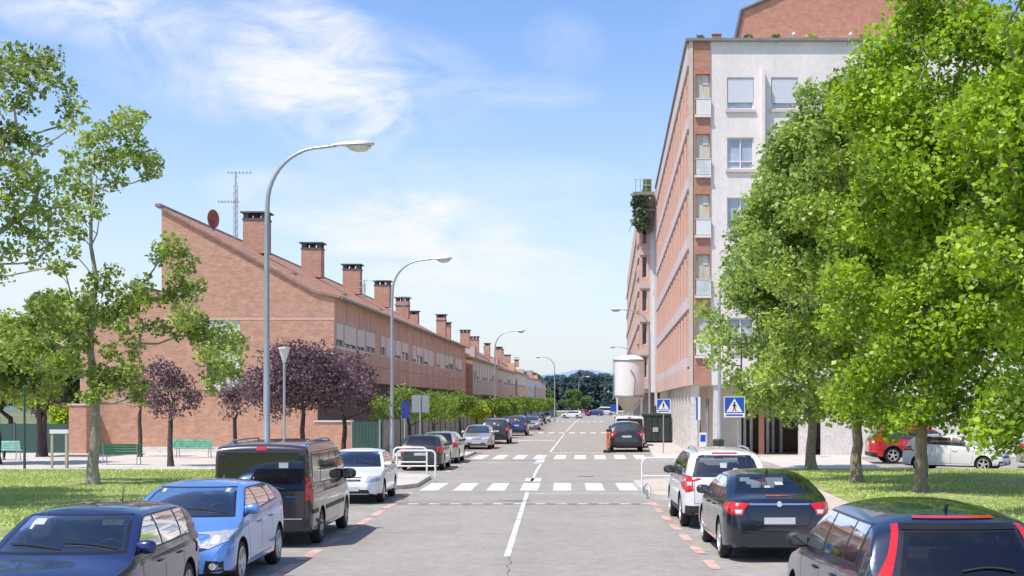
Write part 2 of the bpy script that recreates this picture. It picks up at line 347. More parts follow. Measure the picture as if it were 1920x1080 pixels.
def ground():
    b = MB(); b.quad((-3000,-400,-.05),(3000,-400,-.05),(3000,4000,-.05),(-3000,4000,-.05)); struct(b.build('ground', M['field']))
    # road surface sheet
    ys = list(np.arange(-20, 311, 5.0)); b = MB()
    for y0, y1 in zip(ys, ys[1:]):
        b.quad((cl(y0)-3.35,y0,.0),(cl(y0)+3.35,y0,.0),(cl(y1)+3.35,y1,.0),(cl(y1)-3.35,y1,.0))
    b.quad((-150,310,0),(150,310,0),(150,322,0),(-150,322,0))
    struct(b.build('road', M['asphalt']))
    b = MB()
    for y0, y1 in zip(ys, ys[1:]):
        b.quad((cl(y0)-7.6,y0,-.004),(cl(y0)-3.2,y0,-.004),(cl(y1)-3.2,y1,-.004),(cl(y1)-7.6,y1,-.004))
        b.quad((cl(y0)+3.2,y0,-.004),(cl(y0)+7.6,y0,-.004),(cl(y1)+7.6,y1,-.004),(cl(y1)+3.2,y1,-.004))
    b.quad((4,40,-.008),(60,40,-.008),(60,68,-.008),(4,68,-.008))
    struct(b.build('parking_lane', M['asphalt_park']))
    # left pavement with raised kerb and bulb-outs
    def edge(prof, s):
        out = []
        for y, off in prof: out.append((cl(y)+s*off, y))
        return out
    L = [(-20,5.75),(0,5.75),(20,5.75),(40.5,5.75),(42,5.2),(43,3.9),(44,3.55),(49,3.6),(50.2,4.0),(51.4,5.3),(53,5.75),(64,5.75),(66,5.2),(67,4.2),(68,3.9),(74,3.9),(75,4.3),(76,5.3),(78,5.75),(135,5.75),(181,5.75),(250,5.6),(306,5.6)]
    e = edge(L, -1)
    poly = e+[(-14.2,306),(-14.2,72),(-70,72),(-70,52.2),(-10.6,52.2),(-10.3,-20)]
    b = MB(); b.prism(poly[::-1], -.02, .12, 0, 1); struct(b.build('pavement', [M['paving'], M['kerb']]))
    kb = MB()
    for p, q in zip(e, e[1:]):
        kb.quad((p[0]-.14,p[1],.125),(p[0]+.003,p[1],.125),(q[0]+.003,q[1],.125),(q[0]-.14,q[1],.125))
    R = [(-20,5.7),(0,5.7),(24,5.7),(36.0,5.75),(37.2,5.2),(38.2,3.8),(39.5,3.4),(45.5,3.4),(46.8,3.9),(48,5.2),(50,7.5),(51,9.5)]
    e2 = edge(R, 1)
    poly = e2+[(8.2,52.4),(40,52.4),(40,-20)]
    poly = e2+[(9.5,52.3),(9.6,-20)]
    b = MB(); b.prism(poly, -.02, .12, 0, 1); struct(b.build('pavement', [M['paving_pink'], M['kerb']]))
    R2 = [(62.5,9),(62.7,7),(63.3,5.9),(64.6,5.35),(67,5.2),(90,5.9),(135,6.3),(181,6.6),(250,6.6),(306,6.6)]
    e3 = edge(R2, 1)
    poly = e3+[(60,306),(60,66.5),(11.8,66.5),(11.4,62),(10.55,52.6),(6.8,52.6),(6.9,56),(6.9,60),(6.6,62.4)]
    b = MB(); b.prism(poly, -.02, .12, 0, 1); struct(b.build('pavement', [M['paving'], M['kerb']]))
    for ee in (e2, e3):
        for p, q in zip(ee, ee[1:]):
            kb.quad((p[0]-.003,p[1],.125),(p[0]+.14,p[1],.125),(q[0]+.14,q[1],.125),(q[0]-.003,q[1],.125))
    struct(kb.build('kerb', M['kerb']))
    # lawns
    def lawn(x0f, x1f, y0, y1, nm):
        b = MB(); nx, ny = 40, 40; vs = []; fs = []
        for j in range(ny+1):
            for i in range(nx+1):
                y = y0+(y1-y0)*j/ny; xa, xb = x0f(y), x1f(y); x = xa+(xb-xa)*i/nx
                e = min(i, nx-i, j, ny-j)/3; z = .13+.05*min(1, e)+.03*sin(x*.9)*cos(y*.5)*min(1, e)
                vs.append((x, y, z))
        for j in range(ny):
            for i in range(nx): a = j*(nx+1)+i; fs.append((a,a+1,a+nx+2,a+nx+1))
        b.add(vs, fs); return struct(b.build(nm, M['grass'], smooth=True))
    lawn(lambda y: -48, lambda y: -10.3, -20, 52.2, 'lawn')
    lawn(lambda y: 6.15+.012*max(0, y-36), lambda y: 45, -20, 52.45, 'lawn')
    # low dark edging where lawn meets plaza
    b = MB(); b.box(-48,-10.4,52.16,52.3,.1,.19); b.box(6.3,45,52.42,52.56,-.02,.19); struct(b.build('lawn_edging', M['kerb']))
    # paint
    def stripe(b, x0, x1, y0, y1, z=.004):          # offsets from the centre line
        n = max(1, int((y1-y0)/3)); 
        for k in range(n):
            a = y0+(y1-y0)*k/n; c = y0+(y1-y0)*(k+1)/n
            b.quad((cl(a)+x0,a,z),(cl(a)+x1,a,z),(cl(c)+x1,c,z),(cl(c)+x0,c,z))
    b = MB()
    for i in range(7):
        x = -3.3+i*1.02; stripe(b, x, x+.56, 42.3, 46.3)
    for i in range(9):
        x = -3.55+i*.99; stripe(b, x, x+.55, 66.2, 71.6)
    for i in range(8): stripe(b, -3.4+i*.95, -2.9+i*.95, 124, 128)
    for i in range(8): stripe(b, -3.2+i*.95, -2.7+i*.95, 205, 210)
    struct(b.build('crosswalk_paint', M['white_line']))
    b = MB()
    stripe(b, -.035, .075, 24.0, 41.6); stripe(b, -.05, .05, 47.5, 62); stripe(b, -.05, .05, 76, 122); stripe(b,-.06,.06,132,200); stripe(b,-.06,.06,214,300)
    stripe(b, .0, 3.3, 40.9, 41.05); stripe(b, -3.2, .0, 47.3, 47.5); stripe(b,-3.0,-.3,99.5,101.0); stripe(b,.1,3.6,75,75.3); stripe(b,-3.4,0,62.6,62.8)
    stripe(b, -.25, .3, 47.2, 49.4); stripe(b, -.35, .05, 61.5, 65.5)
    struct(b.build('line_paint', M['white_line']))
    b = MB(); bd = MB()
    for i in range(24):
        x = -3.3+i*.28; (b if i % 2 else bd).quad((cl(36.6)+x,36.5,.008),(cl(36.6)+x+.24,36.5,.008),(cl(36.6)+x+.24,36.72,.008),(cl(36.6)+x,36.72,.008))
    struct(b.build('speed_strip_paint', M['white_line'])); struct(bd.build('speed_strip', M['tar']))
    b = MB(); y = 13.
    while y < 41:
        if y+1.25 < 38: stripe(b, 3.35, 3.53, y, y+1.25)
        y += 2.3
    y = 12.
    while y < 200:
        if not (41 < y < 52 or 65 < y < 76): stripe(b, -3.53, -3.35, y, y+1.7)
        y += 2.3
    y = 80
    struct(b.build('parking_paint', M['red_line']))
    # repair patches and tar seams
    b = MB()
    for (x0,x1,y0,y1) in [(-3.0,-1.2,28.5,30.2),(-1.0,.6,52,54),(.5,2.6,55,59),(-3.2,-1.4,56,60.5),(-2.6,-.8,86,92)]: stripe(b, x0, x1, y0, y1, .0025)
    struct(b.build('road_patch', M['asphalt_dark']))
    b = MB()
    def crack(x0, y0, x1, y1, w=.025, n=24):
        pts = []
        for k in range(n+1):
            t = k/n; y = y0+(y1-y0)*t; pts.append((cl(y)+x0+(x1-x0)*t+random.uniform(-.05,.05), y+random.uniform(-.04,.04)))
        for p, q in zip(pts, pts[1:]):
            dx, dy = q[0]-p[0], q[1]-p[1]; l = sqrt(dx*dx+dy*dy); nx, ny = -dy/l*w, dx/l*w
            b.quad((p[0]-nx,p[1]-ny,.0095),(p[0]+nx,p[1]+ny,.0095),(q[0]+nx,q[1]+ny,.0095),(q[0]-nx,q[1]-ny,.0095))
    crack(.11,13,.10,24,.006,40); crack(-3.4,46.9,3.3,46.8,.02); crack(-3.3,64.6,3.5,64.4,.03); crack(-3.3,36.1,3.3,36.3,.012,40)
    crack(-3.2,41.3,.2,41.6,.02); crack(-3.3,79,3.3,78,.04);
    struct(b.build('tar_seam', M['tar']))
    # manholes
    for (x, y) in ((1.9,50.5),):
        b = MB(); b.lathe([(.0,0),(.3,0),(.3,.006),(.0,.006)], 20, (cl(y)+x, y, .004)); 
        tag(b.build('manhole_cover', M['tar']), 'round manhole cover in the left lane near the dark van' if x < 0 else 'round manhole cover in the junction mouth between the two crossings', 'manhole cover')
    # plaza joints
    b = MB()
    for x in np.arange(-40, -12, 3.0): b.quad((x,52.4,.1225),(x+.03,52.4,.1225),(x+.03,71.8,.1225),(x,71.8,.1225))
    for y in np.arange(55, 71, 3.0): b.quad((-40,y,.1235),(-12,y,.1235),(-12,y+.04,.1235),(-40,y+.04,.1235))
    for y in np.arange(54, 67, 2.5): b.quad((6.95,y,.1235),(10.4,y,.1235),(10.4,y+.04,.1235),(6.95,y+.04,.1235))
    for y in np.arange(8, 47, 2.0): b.quad((cl(y)+5.9,y,.1235),(6.1,y,.1235),(6.1,y+.03,.1235),(cl(y)+5.9,y+.03,.1235))
    struct(b.build('paving_joint', M['kerb']))
ground()

def blades(nm, n, x0, x1, y0, y1, lab, h=.065):
    x = rng.uniform(x0,x1,n); y = rng.uniform(y0,y1,n)**1.0; a = rng.uniform(0,2*pi,n); hh = rng.uniform(.4,1.2,n)*h; w = .02+rng.random(n)*.02
    base = np.stack([x,y,np.full(n,.165)],1); d = np.stack([np.cos(a),np.sin(a),np.zeros(n)],1)
    lean = np.stack([rng.normal(0,.03,n),rng.normal(0,.03,n),hh],1)
    v = np.stack([base-d*w[:,None], base+d*w[:,None], base+lean],1).reshape(-1,3)
    me = bpy.data.meshes.new(nm); me.vertices.add(3*n); me.vertices.foreach_set('co', v.ravel())
    me.loops.add(3*n); me.loops.foreach_set('vertex_index', np.arange(3*n)); me.polygons.add(n)
    me.polygons.foreach_set('loop_start', np.arange(n)*3); me.materials.append(M['blade']); me.update(calc_edges=True)
    o = bpy.data.objects.new(nm, me); COL.objects.link(o); stuff(o, lab, 'grass')
blades('grass', 60000, -24, -10.4, 28, 52, 'mown grass of the lawn left of the parked cars')
blades('grass', 50000, 6.4, 20, 28, 52.3, 'mown grass under the big trees on the right')

# ------------------------------------------------------------------ trees
def leaves_mesh(name, centers, rads, counts, size, mat_, parent, squash=.8, shell=.45):
    P = []
    for c, r, n in zip(centers, rads, counts):
        d = rng.normal(size=(n,3)); d /= np.linalg.norm(d, axis=1)[:,None]
        rr = r*rng.random(n)**shell
        p = d*rr[:,None]; p[:,2] *= squash; P.append(p+np.array(c))
    P = np.concatenate(P); n = len(P)
    nr = rng.normal(size=(n,3))+np.array([-.15,-.15,.75]); nr /= np.linalg.norm(nr,axis=1)[:,None]
    t = rng.normal(size=(n,3)); t -= (t*nr).sum(1)[:,None]*nr; t /= np.linalg.norm(t,axis=1)[:,None]
    b = np.cross(nr,t); s = size*rng.uniform(.5,1.45,n)[:,None]
    v = np.stack([P-t*s*.5, P+b*s*.38+nr*s*.08, P+t*s*.5, P-b*s*.38+nr*s*.08],1).reshape(-1,3)
    l = np.array(parent.location) if parent else np.zeros(3); v = v-l
    me = bpy.data.meshes.new(name); me.vertices.add(4*n); me.vertices.foreach_set('co', v.ravel())
    me.loops.add(4*n); me.loops.foreach_set('vertex_index', np.arange(4*n)); me.polygons.add(n)
    me.polygons.foreach_set('loop_start', np.arange(n)*4); me.materials.append(mat_); me.update(calc_edges=True)
    o = bpy.data.objects.new(name, me); COL.objects.link(o); o.parent = parent
    return o
def tree(root, fork_z, r0, clumps, leafm, barkm, lsize, density=1., top=None, lean=(0,0), shell=.45, squash=.8, tipr=.02):
    base = Vector(root.location); clumps = [(Vector(c), r) for c, r in clumps]
    nodes = []; par = []
    n0 = 6
    for k in range(n0):
        t = k/(n0-1); nodes.append(base+Vector((lean[0]*t+ (random.uniform(-.04,.04) if 0<k<n0-1 else 0), lean[1]*t, fork_z*t))); par.append(k-1)
    fork = nodes[-1]
    if top is not None:
        steps = 6; last = len(nodes)-1
        for k in range(1, steps+1):
            p = fork.lerp(top, k/steps)+Vector((random.uniform(-.15,.15),random.uniform(-.15,.15),0)); nodes.append(p); par.append(last); last = len(nodes)-1
    ends = []
    for c, r in sorted(clumps, key=lambda q: (q[0]-fork).length):
        best, bi = 1e9, n0-1
        for i in range(n0-2, len(nodes)):
            q = nodes[i]; dd = (c-q); cost = dd.length + (2.0*max(0, q.z-c.z)) + .25*(q-fork).length
            if cost < best: best, bi = cost, i
        a = nodes[bi]; ln = (c-a).length; st = max(2, int(ln/.8)); last = bi
        for k in range(1, st+1):
            t = k/st; p = a.lerp(c, t); p.z += sin(pi*t)*-.04*ln + .0; j = .06*ln*sin(pi*t)
            p += Vector((random.uniform(-j,j),random.uniform(-j,j),random.uniform(-j,j))); nodes.append(p); par.append(last); last = len(nodes)-1
        ends.append(last)
    w = [0.0]*len(nodes); hasch = set(par)
    for i in range(len(nodes)-1, -1, -1):
        if i not in hasch: w[i] = tipr**2.2
        if par[i] >= 0: w[par[i]] += w[i]
    rad = [x**(1/2.2) for x in w]; sc = r0/max(rad[0], 1e-6)
    rad = [max(tipr*.6, r*(sc if r > .04 else min(sc, 1.5))*.9) for r in rad]
    for k in range(n0):
        t = k/(n0-1); rad[k] = r0*(1-.22*t); 
    spread = max((c-fork).length for c, r in clumps)
    for k in range(n0, len(nodes)): rad[k] = min(rad[k], r0*.72*max(.08, 1-(nodes[k]-fork).length/spread)**1.2+tipr*.5)
    rad[0] = r0*1.35; rad[1] = r0*1.02
    mb = MB(); ch = {}
    for i, p in enumerate(par):
        if p >= 0: ch.setdefault(p, []).append(i)
    stack = [(None, 0)]
    while stack:
        prev, i = stack.pop(); path = [] if prev is None else [nodes[prev]]; rr = [] if prev is None else [min(rad[prev], rad[i]*1.25)]
        while True:
            path.append(nodes[i]); rr.append(rad[i] if not (prev is not None and len(rr) == 0) else rad[i])
            c = ch.get(i, [])
            if not c: break
            c = sorted(c, key=lambda k: -rad[k])
            for o in c[1:]: stack.append((i, o))
            i = c[0]
        if len(path) > 1: mb.tube(path, rr, 9 if rr[0] > .08 else 6)
    mb.build('trunk', barkm, root, smooth=True, world=True, angle=60)
    leaves_mesh('crown', [c for c, r in clumps], [r for c, r in clumps], [max(20, int(density*330*(r/.9)**2.2)) for c, r in clumps], lsize, leafm, root, squash, shell)

def crown_clumps(c, rx, ry, rz, n, rmin, rmax, bottom=-.8, fill=.35, shape=None):
    out = []
    while len(out) < n:
        d = Vector((random.gauss(0,1),random.gauss(0,1),random.gauss(0,1))).normalized()
        if d.z < bottom: continue
        t = random.uniform(.62,1.0) if random.random() > fill else random.uniform(.1,.65)
        k = 1
        if shape: k = shape(d.z*t)
        out.append((Vector(c)+Vector((d.x*rx*t*k, d.y*ry*t*k, d.z*rz*t)), random.uniform(rmin,rmax)))
    return out

T = 'big leafy trees on the lawn at the right'
def bigtree(px, py, label, top_y, rx, cx_off, leafm, n, size, dens=1., zb=3.0, bark=None, r0=.24, depth=None, seedv=1, xmax=9, cone=(1.0,.55), extra=()):
    random.seed(seedv)
    x, d = G(px, py); s = F/d; zt = H+(HY-top_y)/s
    root = thing('leafy_tree', label, 'tree', (x, d, .12), 0, T)
    zl = zb-1.0; cz = (zt+zl)/2; rz = (zt-zl)/2
    cl_ = crown_clumps((x+cx_off, d, cz), rx, depth or rx*.9, rz, n, .55, 1.15, bottom=-.93, shape=lambda z: cone[0]-cone[1]*max(0, z+.35)+.30*max(0,-z))
    cl_ = [(c, r) for c, r in cl_ if c.x < x+xmax]
    cl_ += [(W(px_,py_,d+random.uniform(-1.2,.8)), random.uniform(.5,.75)) for px_,py_ in extra]
    tree(root, zb+.1, r0, cl_, leafm, bark or M['bark'], size, dens, top=Vector((x+cx_off*.6, d, cz+rz*.5)))
    return root
bigtree(1522, 890, 'grey-green tree nearest the white apartment block, farthest of the lawn trees', 150, 4.5, .0, M['leaf_a'], 225, .165, 1.1, 2.1, seedv=3, depth=3.4, r0=.2, xmax=1.0, cone=(.98,.60), extra=[(1335,640),(1350,600),(1350,675),(1385,720),(1405,755),(1425,700),(1390,650),(1450,765),(1485,745),(1560,760),(1540,720),(1385,565),(1415,520),(1405,465),(1445,430),(1430,600),(1460,660),(1500,690),(1480,590),(1420,650),(1520,770),(1600,765),(1365,630),(1440,740)])
bigtree(1607, 915, 'mid-green tree second from the white block, trunk beside the red car', 60, 3.7, .6, M['leaf_b'], 180, .16, 1.15, 2.0, seedv=5, depth=3.0, r0=.19, xmax=3.2, cone=(.95,.5), extra=[(1560,770),(1600,780),(1640,770),(1680,765),(1580,740),(1640,740),(1530,735),(1700,750)])
bigtree(1728, 935, 'bright green tree with its trunk in front of the white car', -130, 3.6, .75, M['leaf_c'], 205, .155, 1.3, 1.9, seedv=8, r0=.2, depth=3.0, cone=(1.0,.3), extra=[(1620,730),(1660,760),(1690,790),(1720,775),(1760,790),(1800,775),(1830,790),(1660,800),(1780,750),(1840,740),(1600,690)])
def neartree():
    random.seed(12); d = 31.; root = thing('leafy_tree', 'vivid green tree at the right frame edge with boughs hanging low', 'tree', (W(2010,900,d).x, d, .12), 0, T)
    x = root.location.x
    c = crown_clumps((x, d, 8.2), 2.8, 2.5, 5.6, 150, .5, 1.0)
    c += [(W(px,py,d+random.uniform(-.8,.8)), random.uniform(.45,.65)) for px,py in ((1890,800),(1905,750),(1870,770),(1850,800),(1900,830),(1915,700),(1880,715),(1895,640),(1870,740),(1905,790),(1860,830),(1905,350),(1890,260),(1910,180))]
    tree(root, 3.2, .24, c, M['leaf_c'], M['bark'], .16, 1.2, top=Vector((x, d, 11)))
neartree()
def shadetree():
    random.seed(14); root = thing('leafy_tree', 'leafy tree off the left edge shading the lawn', 'tree', (-19.6, 35.2, .12))
    tree(root, 3.0, .2, crown_clumps((-19.6,35.2,6.2), 3.0, 3.0, 3.2, 60, .6, 1.0), M['leaf_b'], M['bark'], .2, .8)
shadetree()

# sparse tree left, its clumps where its boughs stand
def lefttree():
    random.seed(21); x, d = G(175, 920); root = thing('sparse_tree', 'sparse young tree with pale trunk and arching boughs on the left lawn', 'tree', (x, d, .15))
    pts = [(240,225,26),(262,222,16),(215,240,24),(185,255,22),(165,270,18),(250,265,22),(275,300,26),(287,322,18),(235,295,24),(200,300,26),(160,310,24),(130,290,16),(140,345,28),(170,360,22),
      (215,340,22),(120,380,18),(150,400,22),(185,395,16),(145,440,18),(120,500,16),(135,470,14),(320,460,26),(345,490,24),(300,480,20),(335,520,24),(355,550,22),(372,530,14),(325,560,22),(350,590,28),(375,615,28),(340,620,16),
      (395,640,30),(420,625,26),(445,645,22),(430,675,26),(405,690,28),(400,715,18),(440,700,16),(385,660,20),(200,600,26),(170,580,28),(145,600,28),(120,580,26),(100,600,24),(225,585,24),(250,570,24),(180,530,22),(215,545,22),
      (250,545,20),(270,530,18),(160,555,20),(235,620,22),(255,650,18),(240,690,24),(215,710,26),(190,730,24),(165,745,18),(250,720,20),(180,700,24),(140,690,22),(120,660,24),(100,640,22),(270,610,14),(300,615,18),(210,510,18),
      (155,640,24),(90,680,20),(60,610,24),(35,640,24),(75,570,22),(50,680,22),(20,600,22),(110,560,22),(255,740,16),(265,755,10),(70,650,24),(285,560,18),(210,660,20)]
    c = []
    for px, py, pr in pts:
        dd = d+random.uniform(-1.5,1.5); c.append((W(px,py,dd), pr*dd/F*1.3))
        if random.random() < .5: c.append((W(px+random.uniform(-18,18),py+random.uniform(-18,18),dd+random.uniform(-.8,.8)), pr*dd/F*.7))
    tree(root, 3.0, .17, c, M['leaf_l'], M['bark_l'], .14, 2.0, top=W(180,330,d), lean=(.05,0), shell=.4, tipr=.012)
lefttree()
def overtree():
    random.seed(33); d = 32.; b0 = W(-190,900,d); root = thing('sparse_tree', 'tree standing off the left edge whose dark boughs reach into the sky', 'tree', (b0.x, d, .15))
    pts = [(20,105,30),(50,100,26),(75,115,26),(100,105,22),(95,140,26),(122,165,26),(135,200,26),(140,235,18),(118,235,16),(60,160,30),(30,150,34),(10,190,30),(50,205,18),(5,130,26),(40,260,30),(20,250,26),(70,270,22),(10,300,36),
      (45,320,34),(75,345,26),(20,350,34),(60,385,36),(95,400,30),(110,430,22),(90,460,28),(50,440,30),(20,420,26),(10,470,26),(0,520,24),(70,490,20),(100,500,16),(115,340,14),(-20,250,40),(-30,380,40),(-40,150,40),(15,385,26),(-60,480,40),(-80,300,50),(-90,100,50),(-110,200,50)]
    c = []
    for px, py, pr in pts:
        dd = d+random.uniform(-1.2,1.2); c.append((W(px,py,dd), pr*dd/F*1.25)); c.append((W(px+random.uniform(-22,22),py+random.uniform(-22,22),dd+random.uniform(-.6,.6)), pr*dd/F*.6))
    c += [(Vector((b0.x+random.uniform(-2.5,1.2), d+random.uniform(-2,2), random.uniform(5,11))), .8) for _ in range(22)]
    tree(root, 3.5, .2, c, M['leaf_l'], M['bark_l'], .12, 1.7, top=W(-120,200,d), shell=.4, tipr=.013)
overtree()
# near tree wholly left of the frame: its shade lies on the lawn
# back trees at left
def backtree(px, py_base, top_y, wpx, leafm, label, n=40, size=.3, zb=1.6, dens=.8, name='leafy_tree', seedv=1, bark='bark_d', grp=None, dd=None, rmin=.7, rmax=1.3):
    random.seed(seedv); 
    if dd: d = dd; x = (px-CX)*d/F
    else: x, d = G(px, py_base)
    s = F/d; zt = H+(HY-top_y)/s; root = thing(name, label, 'tree', (x, d, .1), 0, grp)
    rx = wpx/2/s; c = crown_clumps((x,d,(zt+zb)/2), max(.3,rx-.3), max(.3,rx-.3), max(.3,(zt-zb)/2-.2), n, rmin, rmax)
    tree(root, zb, .035+.02*zt, c, leafm, M[bark], size, dens); return root
gb = 'dense green trees behind the left fence'
backtree(20, 0, 590, 130, M['leaf_dk'], 'tall dark green tree at the far left edge behind the green fence', 40, .3, dd=88, seedv=41, grp=gb)
backtree(75, 0, 545, 130, M['leaf_dk'], 'dark spreading tree behind the fence, just left of the sparse lawn tree', 44, .3, dd=92, seedv=42, grp=gb)
backtree(-5, 0, 590, 230, M['leaf_l'], 'green tree cut by the left frame edge above the pale bench', 75, .2, zb=1.9, dd=58, seedv=43, grp=gb, rmin=.5, rmax=.9)
backtree(75, 0, 610, 130, M['leaf_b'], 'lighter green tree in front of the dark trees at the left', 30, .22, dd=66, seedv=44, grp=gb, rmin=.5, rmax=.8)
backtree(125, 0, 590, 70, M['leaf_dk'], 'narrow dark tree beside the low brick pillar', 26, .28, dd=90, seedv=45, grp=gb)
backtree(115, 0, 755, 55, M['leaf_y'], 'yellow-green shrub showing over the green fence', 14, .2, zb=.6, dd=76, seedv=46, name='shrub', rmin=.5, rmax=.8)
gp = 'purple-leaved plum trees in the plaza'
def plum(px, d, top_y, bot_y, wpx, label, n, seedv, base=None):
    random.seed(seedv); x = (px-CX)*d/F; s = F/d; zt = H+(HY-top_y)/s; zb = H+(HY-bot_y)/s
    root = thing('plum_tree', label, 'tree', (x, d, .12), 0, gp); rx = wpx/2/s
    c = crown_clumps((x,d,(zt+zb)/2), rx*.88, rx*.88, (zt-zb)/2*.9, n, .18*rx+.08, .32*rx+.12, shape=lambda z: 1-.2*max(0,z))
    tree(root, zb+.1, .06+.012*zt, c, M['leaf_p'], M['bark_d'], .12, .95, top=Vector((x,d,zt-.5)), tipr=.01, shell=.5)
plum(320, 56, 668, 792, 128, 'small round plum tree between the two green benches', 34, 51)
plum(262, 66, 700, 785, 95, 'thin-leaved plum tree just left of the round one', 20, 52)
plum(85, 67, 690, 792, 100, 'plum tree in front of the green fence panels', 30, 53)
plum(440, 64, 700, 795, 110, 'small plum tree left of the tall street lamp', 26, 54)
plum(568, 60, 638, 800, 235, 'large plum tree behind the dark van', 110, 55)
plum(645, 64, 652, 795, 165, 'plum tree at the right end of the row, before the brick corner', 55, 56)
# street trees, left pavement
gs = 'small round street trees along the left pavement'
labs = ['first and widest street tree, behind the square sign backs', 'second street tree, its crown touching the first', 'street tree beyond the second, yellower crown', 'fourth small street tree along the fence', 'fifth small street tree along the fence', 'sixth small street tree along the fence', 'seventh small street tree, beside the distant lamp', 'farthest small street tree before the far bend']
for i, (px, d, w, ty) in enumerate([(768,64,118,718),(862,84,72,728),(893,96,40,752),(925,107,52,746),(955,124,50,744),(985,146,42,745),(1008,176,32,747),(1027,200,26,748)]):
    random.seed(60+i); x = (px-CX)*d/F; s = F/d; zt = H+(HY-ty)/s; zb = 2.0 if i == 0 else 1.7
    root = thing('street_tree', labs[i], 'tree', (x, d, .12), 0, gs); rx = w/2/s
    rx *= 1.22; zb = 1.5; c = crown_clumps((x,d,(zt+zb)/2), max(.4,rx-.2), max(.4,rx-.2)*1.6, max(.3,(zt-zb)/2-.15), 46 if i < 2 else 34, .32, .6)
    tree(root, zb, .09, c, M['leaf_y'] if i == 2 else M['leaf_s'], M['bark_d'], .12 if i < 2 else .17, 1.5, tipr=.01)
for i, (d, px) in enumerate([(73,812),(135,972),(160,996)]):
    x = (px-CX)*d/F; dup(bpy.data.objects['street_tree'], (x,d,.12), i*1.3, ['low street tree between the first and second crowns','street tree squeezed between the fifth and sixth','street tree squeezed between the sixth and seventh'][i], gs, .93)
backtree(1080, 0, 733, 58, M['leaf_dk'], 'round dark tree standing alone at the far end of the road', 30, .3, zb=1.2, dd=318, seedv=71, rmin=.8, rmax=1.3)
backtree(1022, 0, 728, 40, M['leaf_dk'], 'far tree where the terrace ends', 24, .35, zb=1.2, dd=318, seedv=72, rmin=.8, rmax=1.3)

# ------------------------------------------------------------------ hills and distant wood
def hills():
    def ridge(nm, d, pts, m, depth):
        b = MB(); vs = []; fs = []; n = 160; x0, x1 = pts[0][0], pts[-1][0]
        for i in range(n+1):
            px = x0+(x1-x0)*i/n
            for (a, ya), (c, yc) in zip(pts, pts[1:]):
                if a <= px <= c: yy = ya+(yc-ya)*(px-a)/(c-a)
            yy += 1.2*sin(i*.9)+.8*sin(i*2.3)
            p = W(px, yy, d); vs += [(p.x, d-depth*.5, -1), (p.x, d-depth*.15, p.z*.7), (p.x, d, p.z), (p.x, d+depth, 0)]
        for i in range(n):
            for k in range(3): a = i*4+k; fs.append((a,a+4,a+5,a+1))
        b.add(vs, fs); return struct(b.build(nm, m, smooth=True))
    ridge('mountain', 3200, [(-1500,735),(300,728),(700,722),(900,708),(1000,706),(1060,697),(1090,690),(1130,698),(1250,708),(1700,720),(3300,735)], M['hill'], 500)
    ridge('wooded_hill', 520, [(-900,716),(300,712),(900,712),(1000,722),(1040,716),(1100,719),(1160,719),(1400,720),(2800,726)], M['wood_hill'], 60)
    random.seed(80); cs = []; rs = []; ct = []
    for i in range(620):
        px = random.uniform(940, 1240); d = random.uniform(470, 512); ty = 704+5*sin(px*.05)+3*sin(px*.13+1)+random.uniform(-4,5)+(9 if random.random() < .45 else 0); zt = H+(HY-ty)*d/F
        x = (px-CX)*d/F
        for k in range(5):
            t = k/4; cs.append((x, d, zt*(1-t)*.9+.6)); rs.append(.7+1.9*t); ct.append(34)
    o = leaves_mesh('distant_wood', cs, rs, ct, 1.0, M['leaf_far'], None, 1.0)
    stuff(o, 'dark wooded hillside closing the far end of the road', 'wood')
hills()

